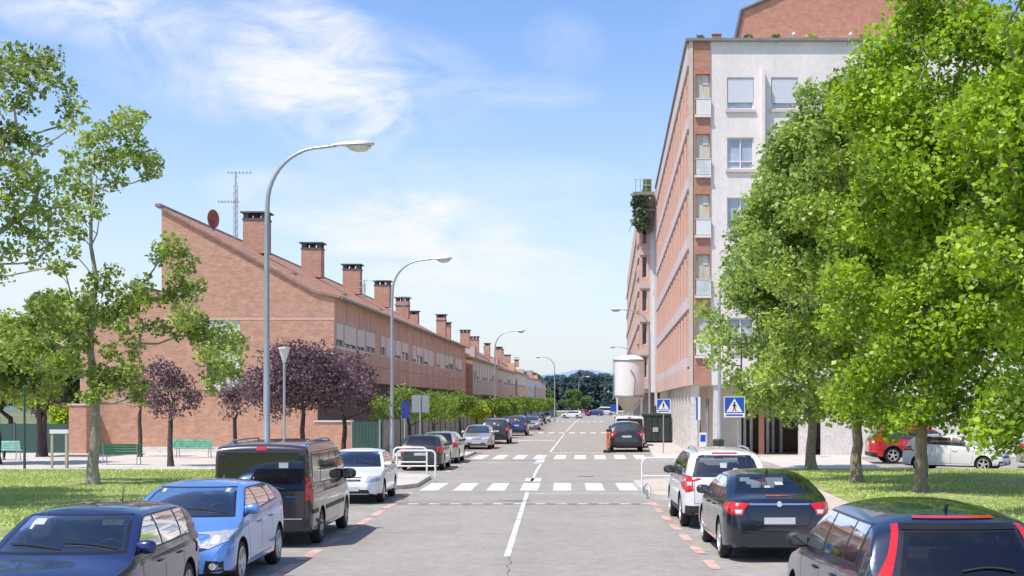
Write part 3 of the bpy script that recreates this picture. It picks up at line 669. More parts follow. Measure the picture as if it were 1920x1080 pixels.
# ------------------------------------------------------------------ left terrace
def terrace():
    XF, Y0 = -14.3, 72.
    s = F/Y0
    def gx(px): return (px-CX)/s
    def gz(py): return H+(HY-py)/s
    root = thing('terraced_house', 'brick end house with its tall windowed gable and four big chimneys', 'house', (-18, Y0, 0))
    mp = lambda u, z, o: (u, Y0+o, z)
    holes = [(gx(388), gx(450), gz(728), gz(597))]
    out = [(gx(150), 0), (gx(628)-.9, 0), (gx(628)-.9, 3.9), (XF, 3.9), (XF, gz(553)), (gx(590), gz(548)), (gx(303), gz(388)), (gx(303), gz(548)), (gx(268), gz(545)), (gx(262), gz(585)), (gx(150), gz(612))]
    b = MB(); wall(b, out, holes, mp, .18); b.build('gable_wall', [M['brick_l']], root, world=True)
    b = MB(); b.box(gx(150)-.02, gx(628)-.9, Y0-.06, Y0-.003, .1, .42); b.build('plinth', M['stone'], root, world=True)
    b = MB(); zc = gz(598); b.box(gx(303), XF+.01, Y0-.015, Y0-.002, zc-.05, zc+.05); b.build('brick_course', M['salmon'], root, world=True)
    h = holes[0]; window(root, mp, *h, depth=.18, shut=.32, mull=1, shm=M['shutter_g'], fr=.09, sill=M['stone'], pane=M['rail_g'])
    # back and left walls so it is solid
    b = MB(); xr = gx(303)
    b.quad((xr,Y0,gz(548)),(xr,137,gz(548)),(xr,137,gz(388)-.06),(xr,Y0,gz(388)-.06)); b.quad((gx(150),Y0,0),(gx(150),137,0),(gx(150),137,gz(612)),(gx(150),Y0,gz(612)))
    b.quad((gx(150),137,0),(XF,137,0),(XF,137,8.4),(gx(150),137,8.4)); b.build('rear_wall', M['brick_ly'], root, world=True)
    # roofs
    def roof(rt, ya, yb, dz=0, m='tile', xe=XF+.35):
        b = MB(); zr, ze = gz(388)+dz, gz(556)+dz; xk, zk = gx(590), gz(548)+.02+dz
        A = [(xr-.25, zr+.10),(xk, zk+.08),(xe, ze+.05)]; Bt = [(xr-.25, zr-.02),(xk, zk-.06),(xe, ze-.08)]
        for (p, q) in zip(A, A[1:]): b.quad((p[0],ya-.12,p[1]),(q[0],ya-.12,q[1]),(q[0],yb,q[1]),(p[0],yb,p[1]))
        for (p, q) in zip(Bt, Bt[1:]): b.quad((p[0],ya-.12,p[1]),(q[0],ya-.12,q[1]),(q[0],yb,q[1]),(p[0],yb,p[1]))
        for i in range(2):
            b.quad((A[i][0],ya-.12,A[i][1]),(A[i+1][0],ya-.12,A[i+1][1]),(Bt[i+1][0],ya-.12,Bt[i+1][1]),(Bt[i][0],ya-.12,Bt[i][1]))
        b.quad((A[2][0],ya-.12,A[2][1]),(A[2][0],yb,A[2][1]),(Bt[2][0],yb,Bt[2][1]),(Bt[2][0],ya-.12,Bt[2][1]))
        b.quad((A[0][0],ya-.12,A[0][1]),(A[0][0],yb,A[0][1]),(Bt[0][0],yb,Bt[0][1]),(Bt[0][0],ya-.12,Bt[0][1]))
        o = b.build('roof', M[m], rt, world=True)
        # tile ribs following the slope
        rb = MB(); n = 0; y = ya+.3
        p0, p1, p2 = A
        while y < min(yb, 137) and n < 200:
            rb.tube([(p0[0],y,p0[1]),(p1[0],y,p1[1]),(p2[0],y,p2[1])], .05, 4, cap=False); y += .38 if ya < 100 else 1.2; n += 1
        r = rb.build('tile_rows', M[m], o); 
        for v in r.data.vertices: v.co -= rt.location
        gt = MB(); gt.tube([(xe+.06,ya-.1,ze-.06),(xe+.06,yb,ze-.06)], .08, 6); gt.build('gutter', M['lead'], rt, world=True)
        return A
    roof(root, Y0, 137)
    b = MB(); b.box(xr-.3, xr-.02, Y0-.14, 137, gz(388)+.0, gz(388)+.16); b.build('ridge_cap', M['lead'], root, world=True)
    b = MB(); b.add([(gx(146),Y0-.1,gz(606)),(gx(268),Y0-.1,gz(536)),(gx(268),Y0-.1,gz(546)),(gx(146),Y0-.1,gz(615)),(gx(146),80,gz(606)),(gx(268),80,gz(536)),(gx(268),80,gz(546)),(gx(146),80,gz(615))],
        [(0,1,2,3),(0,4,5,1),(1,5,6,2),(3,2,6,7),(0,3,7,4),(4,7,6,5)]); b.build('lean_to_roof', M['tile'], root, world=True)
    # street facade
    def facade(rt, ya, yb, zlo, zhi, mname, wins, wz=(5.65,6.92), x=XF, joints=True, shut=True):
        mpy = lambda u, z, o: (x-o, u, z)
        hs = [(a, c, wz[0], wz[1]) for a, c in wins]
        b = MB(); wall(b, [(ya,zlo),(yb,zlo),(yb,zhi),(ya,zhi)], hs, mpy, .14); b.quad((x,ya,zlo),(x-3,ya,zlo),(x-3,yb,zlo),(x,yb,zlo))
        b.build('street_wall', M[mname], rt, world=True)
        for i, hh in enumerate(hs): window(rt, mpy, *hh, depth=.10, shut=(random.choice([.55,.8,.8,.95,.7]) if shut else 0), mull=1, fr=.07, sill=M['stone'] if i < 3 else None)
        if joints:
            b = MB()
            for y in np.arange(ya+3.4, yb-.5, 3.7): b.box(x+.002,x+.012,y,y+.05,zlo,zhi-.02)
            b.box(x+.003,x+.010,ya+.02,yb-.02,4.88,4.93); b.build('panel_joint', M['joint'], rt, world=True)
    random.seed(5)
    wins = []; y = 72.6; wd = [1.8,3.4,2.4,3.2]; k = 0
    while y < 133: w = wd[k%4]; wins.append((y, y+w)); y += w+(.45 if k%2 else .35)+(1.6 if k%4 == 3 else 0); k += 1
    facade(root, Y0, 137, 3.9, gz(553), 'panel_l', wins)
    # recessed ground storey with garage doors
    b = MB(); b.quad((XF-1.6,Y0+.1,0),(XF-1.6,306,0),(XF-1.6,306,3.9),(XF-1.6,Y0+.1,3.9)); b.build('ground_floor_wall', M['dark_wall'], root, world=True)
    # chimneys
    def chimney(rt, y, x=-21.1, w=1.4, top=14.1, base=11.6, l=1.15):
        b = MB(); b.box(x-w/2,x+w/2,y-l/2,y+l/2,base,top-.42); c = b.build('chimney', M['brick_l'], rt, world=True)
        k = MB(); 
        for sx in (-1,1):
            for sy in (-1,1): k.box(x+sx*(w/2-.16)-.14, x+sx*(w/2-.16)+.14, y+sy*(l/2-.14)-.12, y+sy*(l/2-.14)+.12, top-.42, top-.12)
        k.box(x-.18,x+.18,y-.15,y+.15,top-.42,top-.12); k.box(x-w/2-.14,x+w/2+.14,y-l/2-.12,y+l/2+.12,top-.11,top-.02); k.box(x-w/2-.04,x+w/2+.04,y-l/2-.04,y+l/2+.04,base+2.0-.02,base+2.08)
        o = k.build('chimney_cap', M['dark_cap'], c)
        for v in o.data.vertices: v.co -= rt.location
        f = MB(); f.box(x-w/2-.1,x+w/2+.1,y-l/2-.1,y+l/2+.1,base+.2,base+.45)
    for y in (83, 98.6, 113.8, 129): chimney(root, y)
    for y in (78,93,108): 
        b = MB(); b.box(-18.6,-17.8,y,y+1.0,gz(500),gz(500)+.28); b.build('skylight', M['lead'], root, world=True)
    # further blocks of the row
    specs = [(137.4,143,'brick_o','second house of the row with its orange brick front','panel_l'), (143.4,175,'panel_l2','third house of the row with grey panels','p'),
             (175.4,209,'panel_l','fourth house of the row with beige panels','p'), (209.4,235,'panel_l3','fifth house of the row with an ochre front','p'),
             (235.4,262,'panel_l2','sixth house of the row, greyish, far away','p'), (262.4,284,'panel_l','seventh house of the row, far away','p'), (284.4,306,'panel_l3','last house of the row, at the far end','p')]
    for i, (ya, yb, mm, lab, _) in enumerate(specs):
        rt = thing('terraced_house', lab, 'house', (-18, ya, 0)); dz = [-.5,-.8,-1.0,-.8,-1.1,-.9,-1.2][i]; x = XF+[-.5,.15,.1,.35,.1,.3,.2][i]
        ws = []; y = ya+1.2
        while y+2.2 < yb: ws.append((y, y+1.9)); y += 3.3
        if mm == 'brick_o': ws = []
        facade(rt, ya, yb, 3.4+.25*(i%2), gz(553)+dz, mm, ws, wz=(5.2,7.1), x=x, joints=False)
        roof(rt, ya, yb, dz, xe=x+.3)
        b = MB(); b.quad((x,ya,3.4),(x-9,ya,3.4),(x-9,ya,gz(400)+dz),(x,ya,gz(560)+dz)); b.build('party_wall', M['brick_l'], rt, world=True)
        for q, y in enumerate(np.arange(ya+3+4*(i%2), yb-1, 16.0 if i < 3 else 14.0)): chimney(rt, float(y)+1.3*sin(y), x=-21.1+[0,.9,-.4][q%3], w=[1.3,.9,1.1][(i+q)%3], top=14.0+dz+[0,-.5,.2][(q+i)%3], base=10.6)
        if i > 0:
            b = MB(); b.box(x-2.2, x-1.2, (ya+yb)/2-1.5, (ya+yb)/2+1.5, gz(556)+dz, gz(556)+1.7+dz); b.build('dormer', M[mm], rt, world=True)
    # garden walls, gate, fences
    o = MB(); o.box(gx(590)+.3,-13.1,70.6,70.85,0,1.72); w = thing('garden_wall','low brick garden wall at the foot of the gable corner','wall',(-14.5,70.6,0))
    o.build('wall', M['brick_l'], w, world=True); c = MB(); c.box(gx(590)+.25,-13.05,70.55,70.9,1.723,1.80); c.build('coping', M['stone'], w, world=True)
    w = thing('garden_pillar','low brick pier at the left end of the gable','wall',(gx(160),70.8,0)); o = MB(); o.box(gx(146),gx(178),70.8,71.9,0,gz(757)-.08); o.build('pier', M['brick_l'], w, world=True)
    c = MB(); c.box(gx(146)-.05,gx(178)+.05,70.75,71.95,gz(757)-.077,gz(757)); c.build('coping', M['stone'], w, world=True)
    g = thing('garden_gate','dark green sheet gate between brick wall and grey fence','gate',(-12.4,70.3,0))
    b = MB(); 
    for k in range(8): b.box(-13.03+k*.165,-12.88+k*.165,70.3,70.33,.15,1.75)
    b.box(-13.05,-11.7,70.335,70.36,.3,.36); b.box(-13.05,-11.7,70.335,70.36,1.5,1.56); b.build('leaf', M['fence_g'], g, world=True)
    MB().box(-13.12,-13.05,70.28,70.36,0,1.85).build('gate_post', M['galv'], g, world=True); MB().box(-11.7,-11.62,70.28,70.36,0,1.85).build('gate_post', M['galv'], g, world=True)
    f = thing('fence','long grey-green fence running back along the left pavement','fence',(-11.5,70.4,0))
    b = MB(); hb = MB(); y = 70.4; k = 0
    while y < 300:
        y1 = y+3.0; b.box(-11.62,-11.54,y+.06,y1-.02,.12,1.8); MB().box(-11.66,-11.5,y-.04,y+.05,0,1.9).build('fence_post', M['fence_g'], f, world=True); y = y1; k += 1
    b.build('screen', M['fence_gr'], f, world=True);
    # left green fence panels
    f = thing('fence','dark green sheet fence left of the brick gable','fence',(-30,71.5,0))
    b = MB(); x = gx(144)
    k = 0
    while x > -45: 
        MB().box(x-1.5+.03,x-.03,71.45,71.5,.1,1.62).build('fence_panel', M['fence_g'], f, world=True); x -= 1.5
    b = MB(); x = gx(144)
    while x > -45: MB().box(x-.03,x+.03,71.42,71.53,0,1.7).build('fence_post', M['dark_cap'], f, world=True); x -= 1.5
    # antennas and dish
    def yagi(px, d, ty, by, lab, n=7):
        p0 = W(px, by, d); p1 = W(px, ty, d); t = thing('roof_antenna', lab, 'antenna', (p0.x, d, p0.z)); h = p1.z-p0.z
        b = MB(); b.tube([(0,0,0),(0,0,h)], .035, 6); 
        for i in range(int(h/.4)): b.tube([(-.10,0,i*.4),(.10,0,i*.4+.2)], .015, 4)
        b.tube([(-.10,0,0),(-.10,0,h*.8)],.018,4); b.tube([(.10,0,0),(.10,0,h*.8)],.018,4)
        b.build('mast', M['galv'], t)
        b = MB(); b.tube([(-.5,0,h-.05),(.9,0,h-.05)], .018, 4); b.tube([(-1.0,0,h*.55),(.3,0,h*.55)], .018, 4)
        for i in range(n):
            x = -.4+i*.2; b.tube([(x,-.25,h-.05),(x,.25,h-.05)], .012, 4); b.tube([(x+.0,0,h-.15),(x,0,h+.05)], .012, 4); x = -.9+i*.17; b.tube([(x,-.3,h*.55),(x,.3,h*.55)], .012, 4); b.tube([(x,0,h*.55-.1),(x,0,h*.55+.1)], .012, 4)
        b.build('aerial', M['galv'], t)
    yagi(442, 75, 322, 447, 'tall lattice antenna mast on the first roof beside the big chimney')
    yagi(683, 105, 525, 558, 'small aerial between the third and fourth chimneys', 4)
    yagi(757, 140, 555, 590, 'small aerial beyond the fourth chimney', 4)
    p = W(400,428,74.5); t = thing('satellite_dish','rust-red satellite dish near the top of the brick gable','dish',tuple(p))
    b = MB(); b.tube([(0,0,-.15),(0,0,.45)], .035, 6); b.tube([(0,0,.45),(-.25,-.1,.5)],.02,5); b.build('bracket', M['dark_cap'], t)
    b = MB(); n = 20; vs = []; fs = []
    R_ = Matrix.Rotation(radians(62),3,'Z')
    for j, (r, dpt) in enumerate([(.0,.12),(.15,.11),(.3,.075),(.42,.02),(.45,0)]):
        for k in range(n): a = 2*pi*k/n; q = R_ @ Vector((r*cos(a), dpt, r*sin(a)*1.15)); vs.append((q.x, q.y, q.z+.5))
    for j in range(4):
        for k in range(n): fs.append((j*n+k, j*n+(k+1)%n, (j+1)*n+(k+1)%n, (j+1)*n+k))
    b.add(vs, fs); b.build('reflector', M['dish'], t, smooth=True)
terrace()

# ------------------------------------------------------------------ right apartment block
def block():
    Y0 = 68.; s = F/Y0; XL = 3.92
    gx = lambda p: (p-CX)/s
    gz = lambda p: H+(HY-p)/s
    root = thing('apartment_building', 'tall apartment block with white end wall and long brick side', 'building', (12, Y0, 0))
    ztop = gz(78); zlow = 3.57
    mp = lambda u, z, o: (u, Y0+o, z)
    XB = 4.94; XR = 22.
    rows = [gz(205+112.7*k) for k in range(5)]
    cols = [(5.76,7.07),(7.92,9.22),(11.3,12.6),(13.5,14.8),(17.0,18.3),(19.2,20.5)]
    holes = [(a, c, z, z+1.57) for z in rows for a, c in cols]
    b = MB(); wall(b, [(XB,zlow),(XR,zlow),(XR,ztop),(XB,ztop)], holes, mp, .16); b.build('white_wall', M['render_w'], root, world=True)
    random.seed(9)
    for i, hh in enumerate(holes): window(root, mp, *hh, depth=.16, shut=([.78,.80,.9,.6,.75,.8] if i < 6 else [.0,.35,.25,.5,.3,.2])[i % 6], mull=0 if i < 6 else 1, shm=M['shutter_g'], fr=.07, sill=M['band'], rail=True, pane=M['pane_l'])
    b = MB(); b.box(7.43,7.58,Y0-.42,Y0-.002,zlow,gz(133)); b.build('fin', M['render_w'], root, world=True)
    # brick corner strip with loggias
    lh = [(4.20, XB-.03, gz(217+112.7*k), gz(139+112.7*k)) for k in range(5)]
    b = MB(); wall(b, [(XL,zlow),(XB,zlow),(XB,ztop),(XL,ztop)], lh, lambda u,z,o: (u,Y0-.06+o,z), .9); b.quad((XB,Y0-.06,zlow),(XB,Y0,zlow),(XB,Y0,ztop),(XB,Y0-.06,ztop))
    b.build('corner_strip', M['brick_r'], root, world=True)
    for k, (a, c, z0, z1) in enumerate(lh):
        b = MB(); b.quad((a,Y0+.12,z0),(c,Y0+.12,z0),(c,Y0+.12,z1),(a,Y0+.12,z1)); f = b.build('loggia_screen', M['curtain'], root, world=True)
        b = MB(); b.box(a+.05,(a+c)/2-.01,Y0+.155,Y0+.165,z0+.9,z1-.05); b.box((a+c)/2+.02,c-.05,Y0+.09,Y0+.10,z1-.5,z1-.03); b.build('blind', M['shutter'], f).location = -root.location; b = MB(); b.box(a+.04,c+.03,Y0-.14,Y0-.09,z0+.05,z0+.78); b.build('balcony_panel', M['rail_g'] if k % 2 else M['frame_w'], root, world=True)
        b = MB(); b.box(a-.02,c+.06,Y0-.2,Y0-.065,z0-.1,z0+.02); b.box(a,c+.05,Y0-.16,Y0-.085,z0+.80,z0+.84); b.box(c+.01,c+.05,Y0-.15,Y0-.09,z0+.02,z0+.80); b.build('balcony_rail', M['frame_w'], root, world=True)
    b = MB(); b.box(XL-.03,XL+.16,Y0-.10,Y0-.063,zlow,ztop); b.build('corner_trim', M['beige'], root, world=True)
    # long side
    YE = 114.5; mpy = lambda u, z, o: (XL+o, u, z)
    bays = []; y = 69.2
    while y+1.6 < YE-.5: bays.append((y, y+1.5)); y += 3.05
    hs = []
    zr = [gz(217+112.7*k) for k in range(5)]
    for z in zr: hs += [(a, c, z+.35, z+1.95) for a, c in bays]
    b = MB(); wall(b, [(Y0-.06,zlow),(YE,zlow),(YE,ztop),(Y0-.06,ztop)], hs, mpy, .2); wb = b
    for i, hh in enumerate(hs): window(root, mpy, *hh, depth=.17, shut=random.choice([0,0,.3,.5,.8]), mull=1, fr=.07)
    b = MB()
    for z in zr: b.box(XL-.10,XL-.003,Y0+.1,YE,z-.62,z-.04)
    b.box(XL-.10,XL-.003,Y0+.1,YE,ztop-1.15,ztop-.05); b.build('floor_band', M['band'], root, world=True)
    b = MB(); b.box(XL-.12,XL-.004,Y0+.1,YE,zlow-.02,zlow+.9); b.build('base_band', M['salmon'], root, world=True)
    b = MB()
    for a, c in bays:
        for z in zr:
            for yy in (a-.45, c+.40): wb.box(XL-.06,XL-.0,yy,yy+.10,z+.03,z+2.15,1)
    wb.build('side_wall', [M['brick_ry'], M['salmon']], root, world=True)
    b = MB(); b.box(XL-.2,XR+.1,Y0-.22,Y0+.25,ztop,ztop+.13); b.box(XL-.2,XL+.25,Y0+.25,YE,ztop,ztop+.13); b.build('roof_coping', M['lead'], root, world=True)
    b = MB(); b.box(XL+.1,XR,Y0+.2,YE,ztop-.35,ztop-.2); b.build('roof_terrace', M['stone'], root, world=True)
    b = MB(); b.quad((XL,Y0,zlow),(XR,Y0,zlow),(XR,YE,zlow),(XL,YE,zlow)); b.build('soffit', M['beige'], root, world=True)
    b = MB(); b.quad((XR,Y0,0),(XR,YE,0),(XR,YE,ztop),(XR,Y0,ztop)); b.quad((XL,YE,0),(XR,YE,0),(XR,YE,ztop),(XL,YE,ztop)); b.build('rear_wall', M['brick_r'], root, world=True)
    # set-back brick penthouse with gable
    Y1 = 73.; s1 = F/Y1
    px = [(1368,92),(1392,21),(1445,-2),(1560,-60),(1760,-60),(1900,60),(1900,92)]
    pts = [((p-CX)/s1, H+(HY-q)/s1) for p, q in px]; pts[0] = (pts[0][0], ztop-.2); pts[-1] = (pts[-1][0], ztop-.2)
    b = MB(); wall(b, pts, [], lambda u,z,o: (u,Y1+o,z), 0); n = len(pts)
    for i in range(n-1): b.quad((pts[i][0],Y1,pts[i][1]),(pts[i+1][0],Y1,pts[i+1][1]),(pts[i+1][0],112,pts[i+1][1]),(pts[i][0],112,pts[i][1]))
    b.build('penthouse_wall', M['brick_r'], root, world=True)
    b = MB()
    for (p, q) in zip(pts[:5], pts[1:5]): b.tube([(p[0]-.05,Y1-.05,p[1]+.04),(q[0]-.05,Y1-.05,q[1]+.04)], .10, 4)
    b.build('verge_trim', M['dark_cap'], root, world=True)
    # ground floor: side pilasters
    b = MB(); xg = 5.3; b.quad((xg,Y0+1.5,0),(xg,YE,0),(xg,YE,zlow),(xg,Y0+1.5,zlow)); b.quad((xg,Y0+1.5,0),(6.6,Y0+1.5,0),(6.6,Y0+1.5,zlow),(xg,Y0+1.5,zlow)); b.build('shop_wall', M['beige'], root, world=True)
    b = MB()
    for y in np.arange(Y0+.3, YE, 3.3): MB().box(XL+.1,XL+.5,y,y+.45,0.1,zlow-.003).build('column', M['stone'], root, world=True)
    MB().box(gx(1338),gx(1352),Y0+.1,Y0+.5,.1,zlow-.003).build('column', M['stone'], root, world=True); MB().box(gx(1499),gx(1517),Y0+.05,Y0+.5,.1,zlow-.003).build('column', M['stone'], root, world=True)
    b = MB(); b.box(gx(1540),XR,Y0+.02,Y0+.3,.1,zlow-.003); b.build('stucco_wall', M['stone'], root, world=True)
    b = MB(); b.quad((6.6,77,0),(12,77,0),(12,77,zlow),(6.6,77,zlow)); b.quad((6.6,Y0+1.5,0),(6.6,77,0),(6.6,77,zlow),(6.6,Y0+1.5,zlow)); b.build('arcade_wall', M['beige'], root, world=True)
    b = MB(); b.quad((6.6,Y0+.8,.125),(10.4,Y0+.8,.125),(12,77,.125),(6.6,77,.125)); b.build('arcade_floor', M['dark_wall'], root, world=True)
    b = MB()
    for i, p in enumerate((1402,1416,1450,1462,1480)): MB().box((p-CX)/s,(p-CX)/s+.14,Y0+2.2+i*.4,Y0+2.5+i*.4,.12,zlow-.003).build('arcade_post', M['stone'], root, world=True)
    b = MB(); b.box(gx(1428),gx(1438),Y0+1.2,Y0+1.5,.12,zlow-.003); b.build('red_pillar', M['rust_col'], root, world=True)
    for i, y in enumerate((74,80.5,87,94)):
        mpg = lambda u, z, o: (xg-.02+o, u, z)
        b = MB(); b.box(xg-.03,xg-.004,y,y+2.2,.5,2.9); b.build('shopfront', M['pane'], root, world=True)
    # terrace plants and lamps
    for i, (p, r, lab, mm) in enumerate([(1315,.22,'small leafy plant at the left corner of the roof terrace','leaf_s'),(1349,.17,'pale plant beside the terracotta pot on the roof edge','leaf_s'),(1404,.26,'brownish plant on the roof edge below the brick gable start','leaf_dk'),(1458,.27,'dull green plant in the middle of the roof edge','leaf_dk'),(1524,.30,'round yellow-green plant on the roof edge','leaf_y')]):
        x = gx(p); t = thing('potted_plant', lab, 'plant', (x,Y0+.5,ztop-.2), 0, 'potted plants on the roof terrace')
        b = MB(); b.lathe([(.11,0),(.15,.28),(.17,.28),(.17,.34),(.0,.34)], 12); b.build('pot', M['terracotta'], t, smooth=True)
        leaves_mesh('foliage', [(x,Y0+.5,ztop+.2+r*.4)], [r], [160], .12, M[mm], t)
    for i, p in enumerate((1489,1596)):
        t = thing('terrace_lamp', ['small white terrace lamp between two roof plants','small white terrace lamp near the big tree top'][i], 'lamp', (gx(p),Y0+.1,ztop+.13)); b = MB(); b.tube([(0,0,0),(0,0,.2)], .03, 6); b.lathe([(.02,.18),(.1,.22),(.1,.3),(.02,.36)],12); b.build('lamp_body', M['frame_w'], t)
    t = thing('planter','terracotta planter at the left end of the roof terrace','planter',(gx(1345),Y0+.3,ztop+.13)); b = MB(); b.box(-.22,.2,-.12,.12,0,.26); b.box(-.25,.23,-.15,.15,.26,.31); b.build('trough', M['terracotta'], t)
    # second building, under renovation
    r2 = thing('apartment_building', 'farther brown block with striped front, platform and green netting near its roof', 'building', (6,116,0))
    Y2 = 116.; s2 = F/Y2; g2 = lambda p: (p-CX)/s2; z2 = lambda p: H+(HY-p)/s2
    XL2 = 2.5; hs = []; 
    for k in range(6): hs += [(2.72,3.15,4.8+2.8*k,6.6+2.8*k)]
    b = MB(); wall(b, [(XL2,3.6),(XL+1.2,3.6),(XL+1.2,z2(360)),(XL2,z2(360))], hs, lambda u,z,o: (u,Y2+o,z), .3); b.build('front_wall', M['salmon'], r2, world=True)
    for hh in hs: window(r2, lambda u,z,o: (u,Y2+o,z), *hh, depth=.25, mull=0)
    hs = []; y = 117.5
    while y < 196: 
        hs += [(y,y+2.2,4.8+2.8*k,6.5+2.8*k) for k in range(5)]; y += 5.2
    b = MB(); wall(b, [(Y2,3.6),(200,3.6),(200,z2(360)),(Y2,z2(360))], hs, lambda u,z,o: (XL2+o,u,z), .3); b.build('side_wall', M['salmon'], r2, world=True)
    for hh in hs: window(r2, lambda u,z,o: (XL2+o,u,z), *hh, depth=.25, mull=1)
    b = MB(); 
    for k in range(6): b.box(XL2-.12,XL2-.004,Y2+.3,200,3.7+2.8*k,4.3+2.8*k); b.box(XL2+.02,XL2+1.2,Y2-.1,Y2-.004,3.9+2.8*k,4.35+2.8*k)
    b.build('floor_band', M['beige'], r2, world=True)
    b = MB(); b.box(XL2+.9,XL2+1.3,Y2-.12,Y2-.005,3.6,z2(372)); b.box(3.75,3.95,Y2-.5,Y2-.15,2.5,z2(345)); b.build('white_strip', M['frame_w'], r2, world=True)
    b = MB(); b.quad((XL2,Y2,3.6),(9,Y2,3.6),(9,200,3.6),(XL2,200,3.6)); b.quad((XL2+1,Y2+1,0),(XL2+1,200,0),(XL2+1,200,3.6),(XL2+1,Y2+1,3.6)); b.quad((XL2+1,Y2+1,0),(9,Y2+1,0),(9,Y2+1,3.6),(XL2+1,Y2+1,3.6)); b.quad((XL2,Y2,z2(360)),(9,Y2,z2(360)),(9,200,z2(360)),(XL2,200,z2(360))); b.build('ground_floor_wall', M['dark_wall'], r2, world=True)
    b = MB()
    for k in range(5):
        z = 5.0+2.8*k; b.box(XL2-.16,XL2+.0,Y2+1,Y2+5,z-.12,z); b.box(XL2-.16,XL2-.13,Y2+1,Y2+5,z,z+.95); b.box(XL2-.13,XL2-.01,Y2+.97,Y2+1.0,z,z+.95)
    b.build('balcony', M['salmon'], r2, world=True)
    pl = thing('work_platform', 'work platform wrapped in green netting high on the brown block', 'platform', (2.4,Y2-1,z2(440)))
    b = MB(); b.box(g2(1189),g2(1226),Y2-2.0,Y2-.15,z2(372),z2(366)); b.box(g2(1196),g2(1226),Y2-1.6,Y2-.15,z2(400),z2(396)); b.build('deck', M['dark_wall'], pl, world=True)
    b = MB()
    for p in (1191,1200,1210,1220): b.tube([(g2(p),Y2-1.9,z2(366)),(g2(p),Y2-1.9,z2(342))], .03, 5)
    b.tube([(g2(1191),Y2-1.9,z2(343)),(g2(1222),Y2-1.9,z2(343))], .03, 5); b.tube([(g2(1191),Y2-1.9,z2(354)),(g2(1222),Y2-1.9,z2(354))], .03, 5); b.tube([(g2(1179),Y2-1.9,z2(440)),(g2(1190),Y2-1.9,z2(405))], .03, 5)
    b.build('guard_rail', M['galv'], pl, world=True)
    b = MB(); b.box(g2(1205),g2(1220),Y2-1.7,Y2-1.0,z2(365),z2(341)); b.build('crate', M['leaf_s'], pl, world=True)
    random.seed(4); cs = []
    for i in range(60): cs.append((g2(random.uniform(1190,1212)+0), Y2-random.uniform(.4,1.9), z2(random.uniform(372,432)))) 
    nb = leaves_mesh('green_netting', cs, [.35]*60, [26]*60, .4, M['green_net'], pl)
    b = MB(); b.add([(g2(1196),Y2-1.8,z2(372)),(g2(1226),Y2-1.8,z2(372)),(g2(1224),Y2-.3,z2(435)),(g2(1212),Y2-.3,z2(440)),(g2(1196),Y2-.3,z2(372)),(g2(1226),Y2-.3,z2(372))],[(0,1,2,3),(0,3,4),(1,5,2)]); b.build('underside', M['dark_wall'], pl, world=True)
block()

# ------------------------------------------------------------------ street lamps
def street_lamp():
    t = thing('street_lamp', 'x', 'street lamp', (0,0,0), 0, 'curved grey street lamps along the street')
    b = MB(); pts = [(0,0,0),(0,0,1.2),(0,0,1.22),(0,0,4),(.0,0,7.0),(.02,0,7.5)]; rr = [.10,.10,.088,.078,.062,.058]
    for k in range(1, 11):
        a = k/10*radians(80); pts.append((.02+1.35*(1-cos(a)), 0, 7.5+1.42*sin(a))); rr.append(.058-.002*k)
    pts.append((1.75,0,8.97)); rr.append(.036)
    b.tube(pts, rr, 12); b.lathe([(.2,0),(.2,.03),(.1,.05)],12); b.build('pole', M['galv'], t, smooth=True)
    b = MB(); vs = []; fs = []; st = [(1.65,.04,.04),(1.8,.10,.07),(2.1,.17,.10),(2.4,.19,.11),(2.6,.15,.09),(2.68,.05,.04)]; n = 12
    for x, w, h in st:
        for k in range(n):
            a = 2*pi*k/n; z = sin(a)*h*(1 if sin(a) > 0 else .35); vs.append((x, cos(a)*w, 8.98+(x-1.65)*.02+z))
    for i in range(len(st)-1):
        for k in range(n): fs.append((i*n+k, i*n+(k+1)%n, (i+1)*n+(k+1)%n, (i+1)*n+k))
    fs += [tuple(range(n))[::-1], tuple((len(st)-1)*n+k for k in range(n))]; b.add(vs, fs); h = b.build('lamp_head', M['lamp_grey'], t, smooth=True, angle=60)
    b = MB(); vs = []; fs = []; st = [(2.0,.05,.02),(2.1,.13,.10),(2.3,.16,.15),(2.5,.14,.12),(2.6,.05,.03)]
    for x, w, hh in st:
        for k in range(n):
            a = 2*pi*k/n; z = sin(a)*hh*(.2 if sin(a) > 0 else 1); vs.append((x, cos(a)*w, 8.95+z))
    for i in range(len(st)-1):
        for k in range(n): fs.append((i*n+k, i*n+(k+1)%n, (i+1)*n+(k+1)%n, (i+1)*n+k))
    b.add(vs, fs); b.build('lens', M['lens'], h, smooth=True)
    return t
SL = street_lamp()
lampspec = [(500,34.6,0,'nearest and tallest-looking street lamp, rising behind the dark van'),(735,61.8,0,'street lamp rising behind the white car on the left, second of the left side'),
 (928,123,0,'third street lamp of the left side, halfway down the terrace'),(1040,192,180,'distant street lamp at the end of the terrace'),(1085,330,0,'farthest street lamp, in front of the round lone tree'),
 (1218,95,180,'street lamp on the right pavement in front of the white silo'),(1187,157,180,'street lamp beyond the silo, its head just above the silo'),(1349,65,-50,'street lamp in front of the white apartment wall by the tree')]
for i, (px, d, rz, lab) in enumerate(lampspec):
    x = (px-CX)*d/F
    if i == 0: SL.location = (x,d,.12); SL['label'] = lab
    else: dup(SL, (x,d,.12), radians(rz), lab)
t = thing('park_lamp', 'short plaza lamp with inverted cone head beside the large plum tree', 'lamp', (W(533,800,56).x,56,.12))
b = MB(); b.tube([(0,0,0),(0,0,1),(0,0,4.2)], [.07,.055,.05], 10); b.build('pole', M['galv'], t, smooth=True)
b = MB(); b.lathe([(.06,4.2),(.09,4.3),(.22,4.72),(.25,4.74),(.25,4.80),(.05,4.84)], 20); b.build('lamp_head', M['lens'], t, smooth=True)

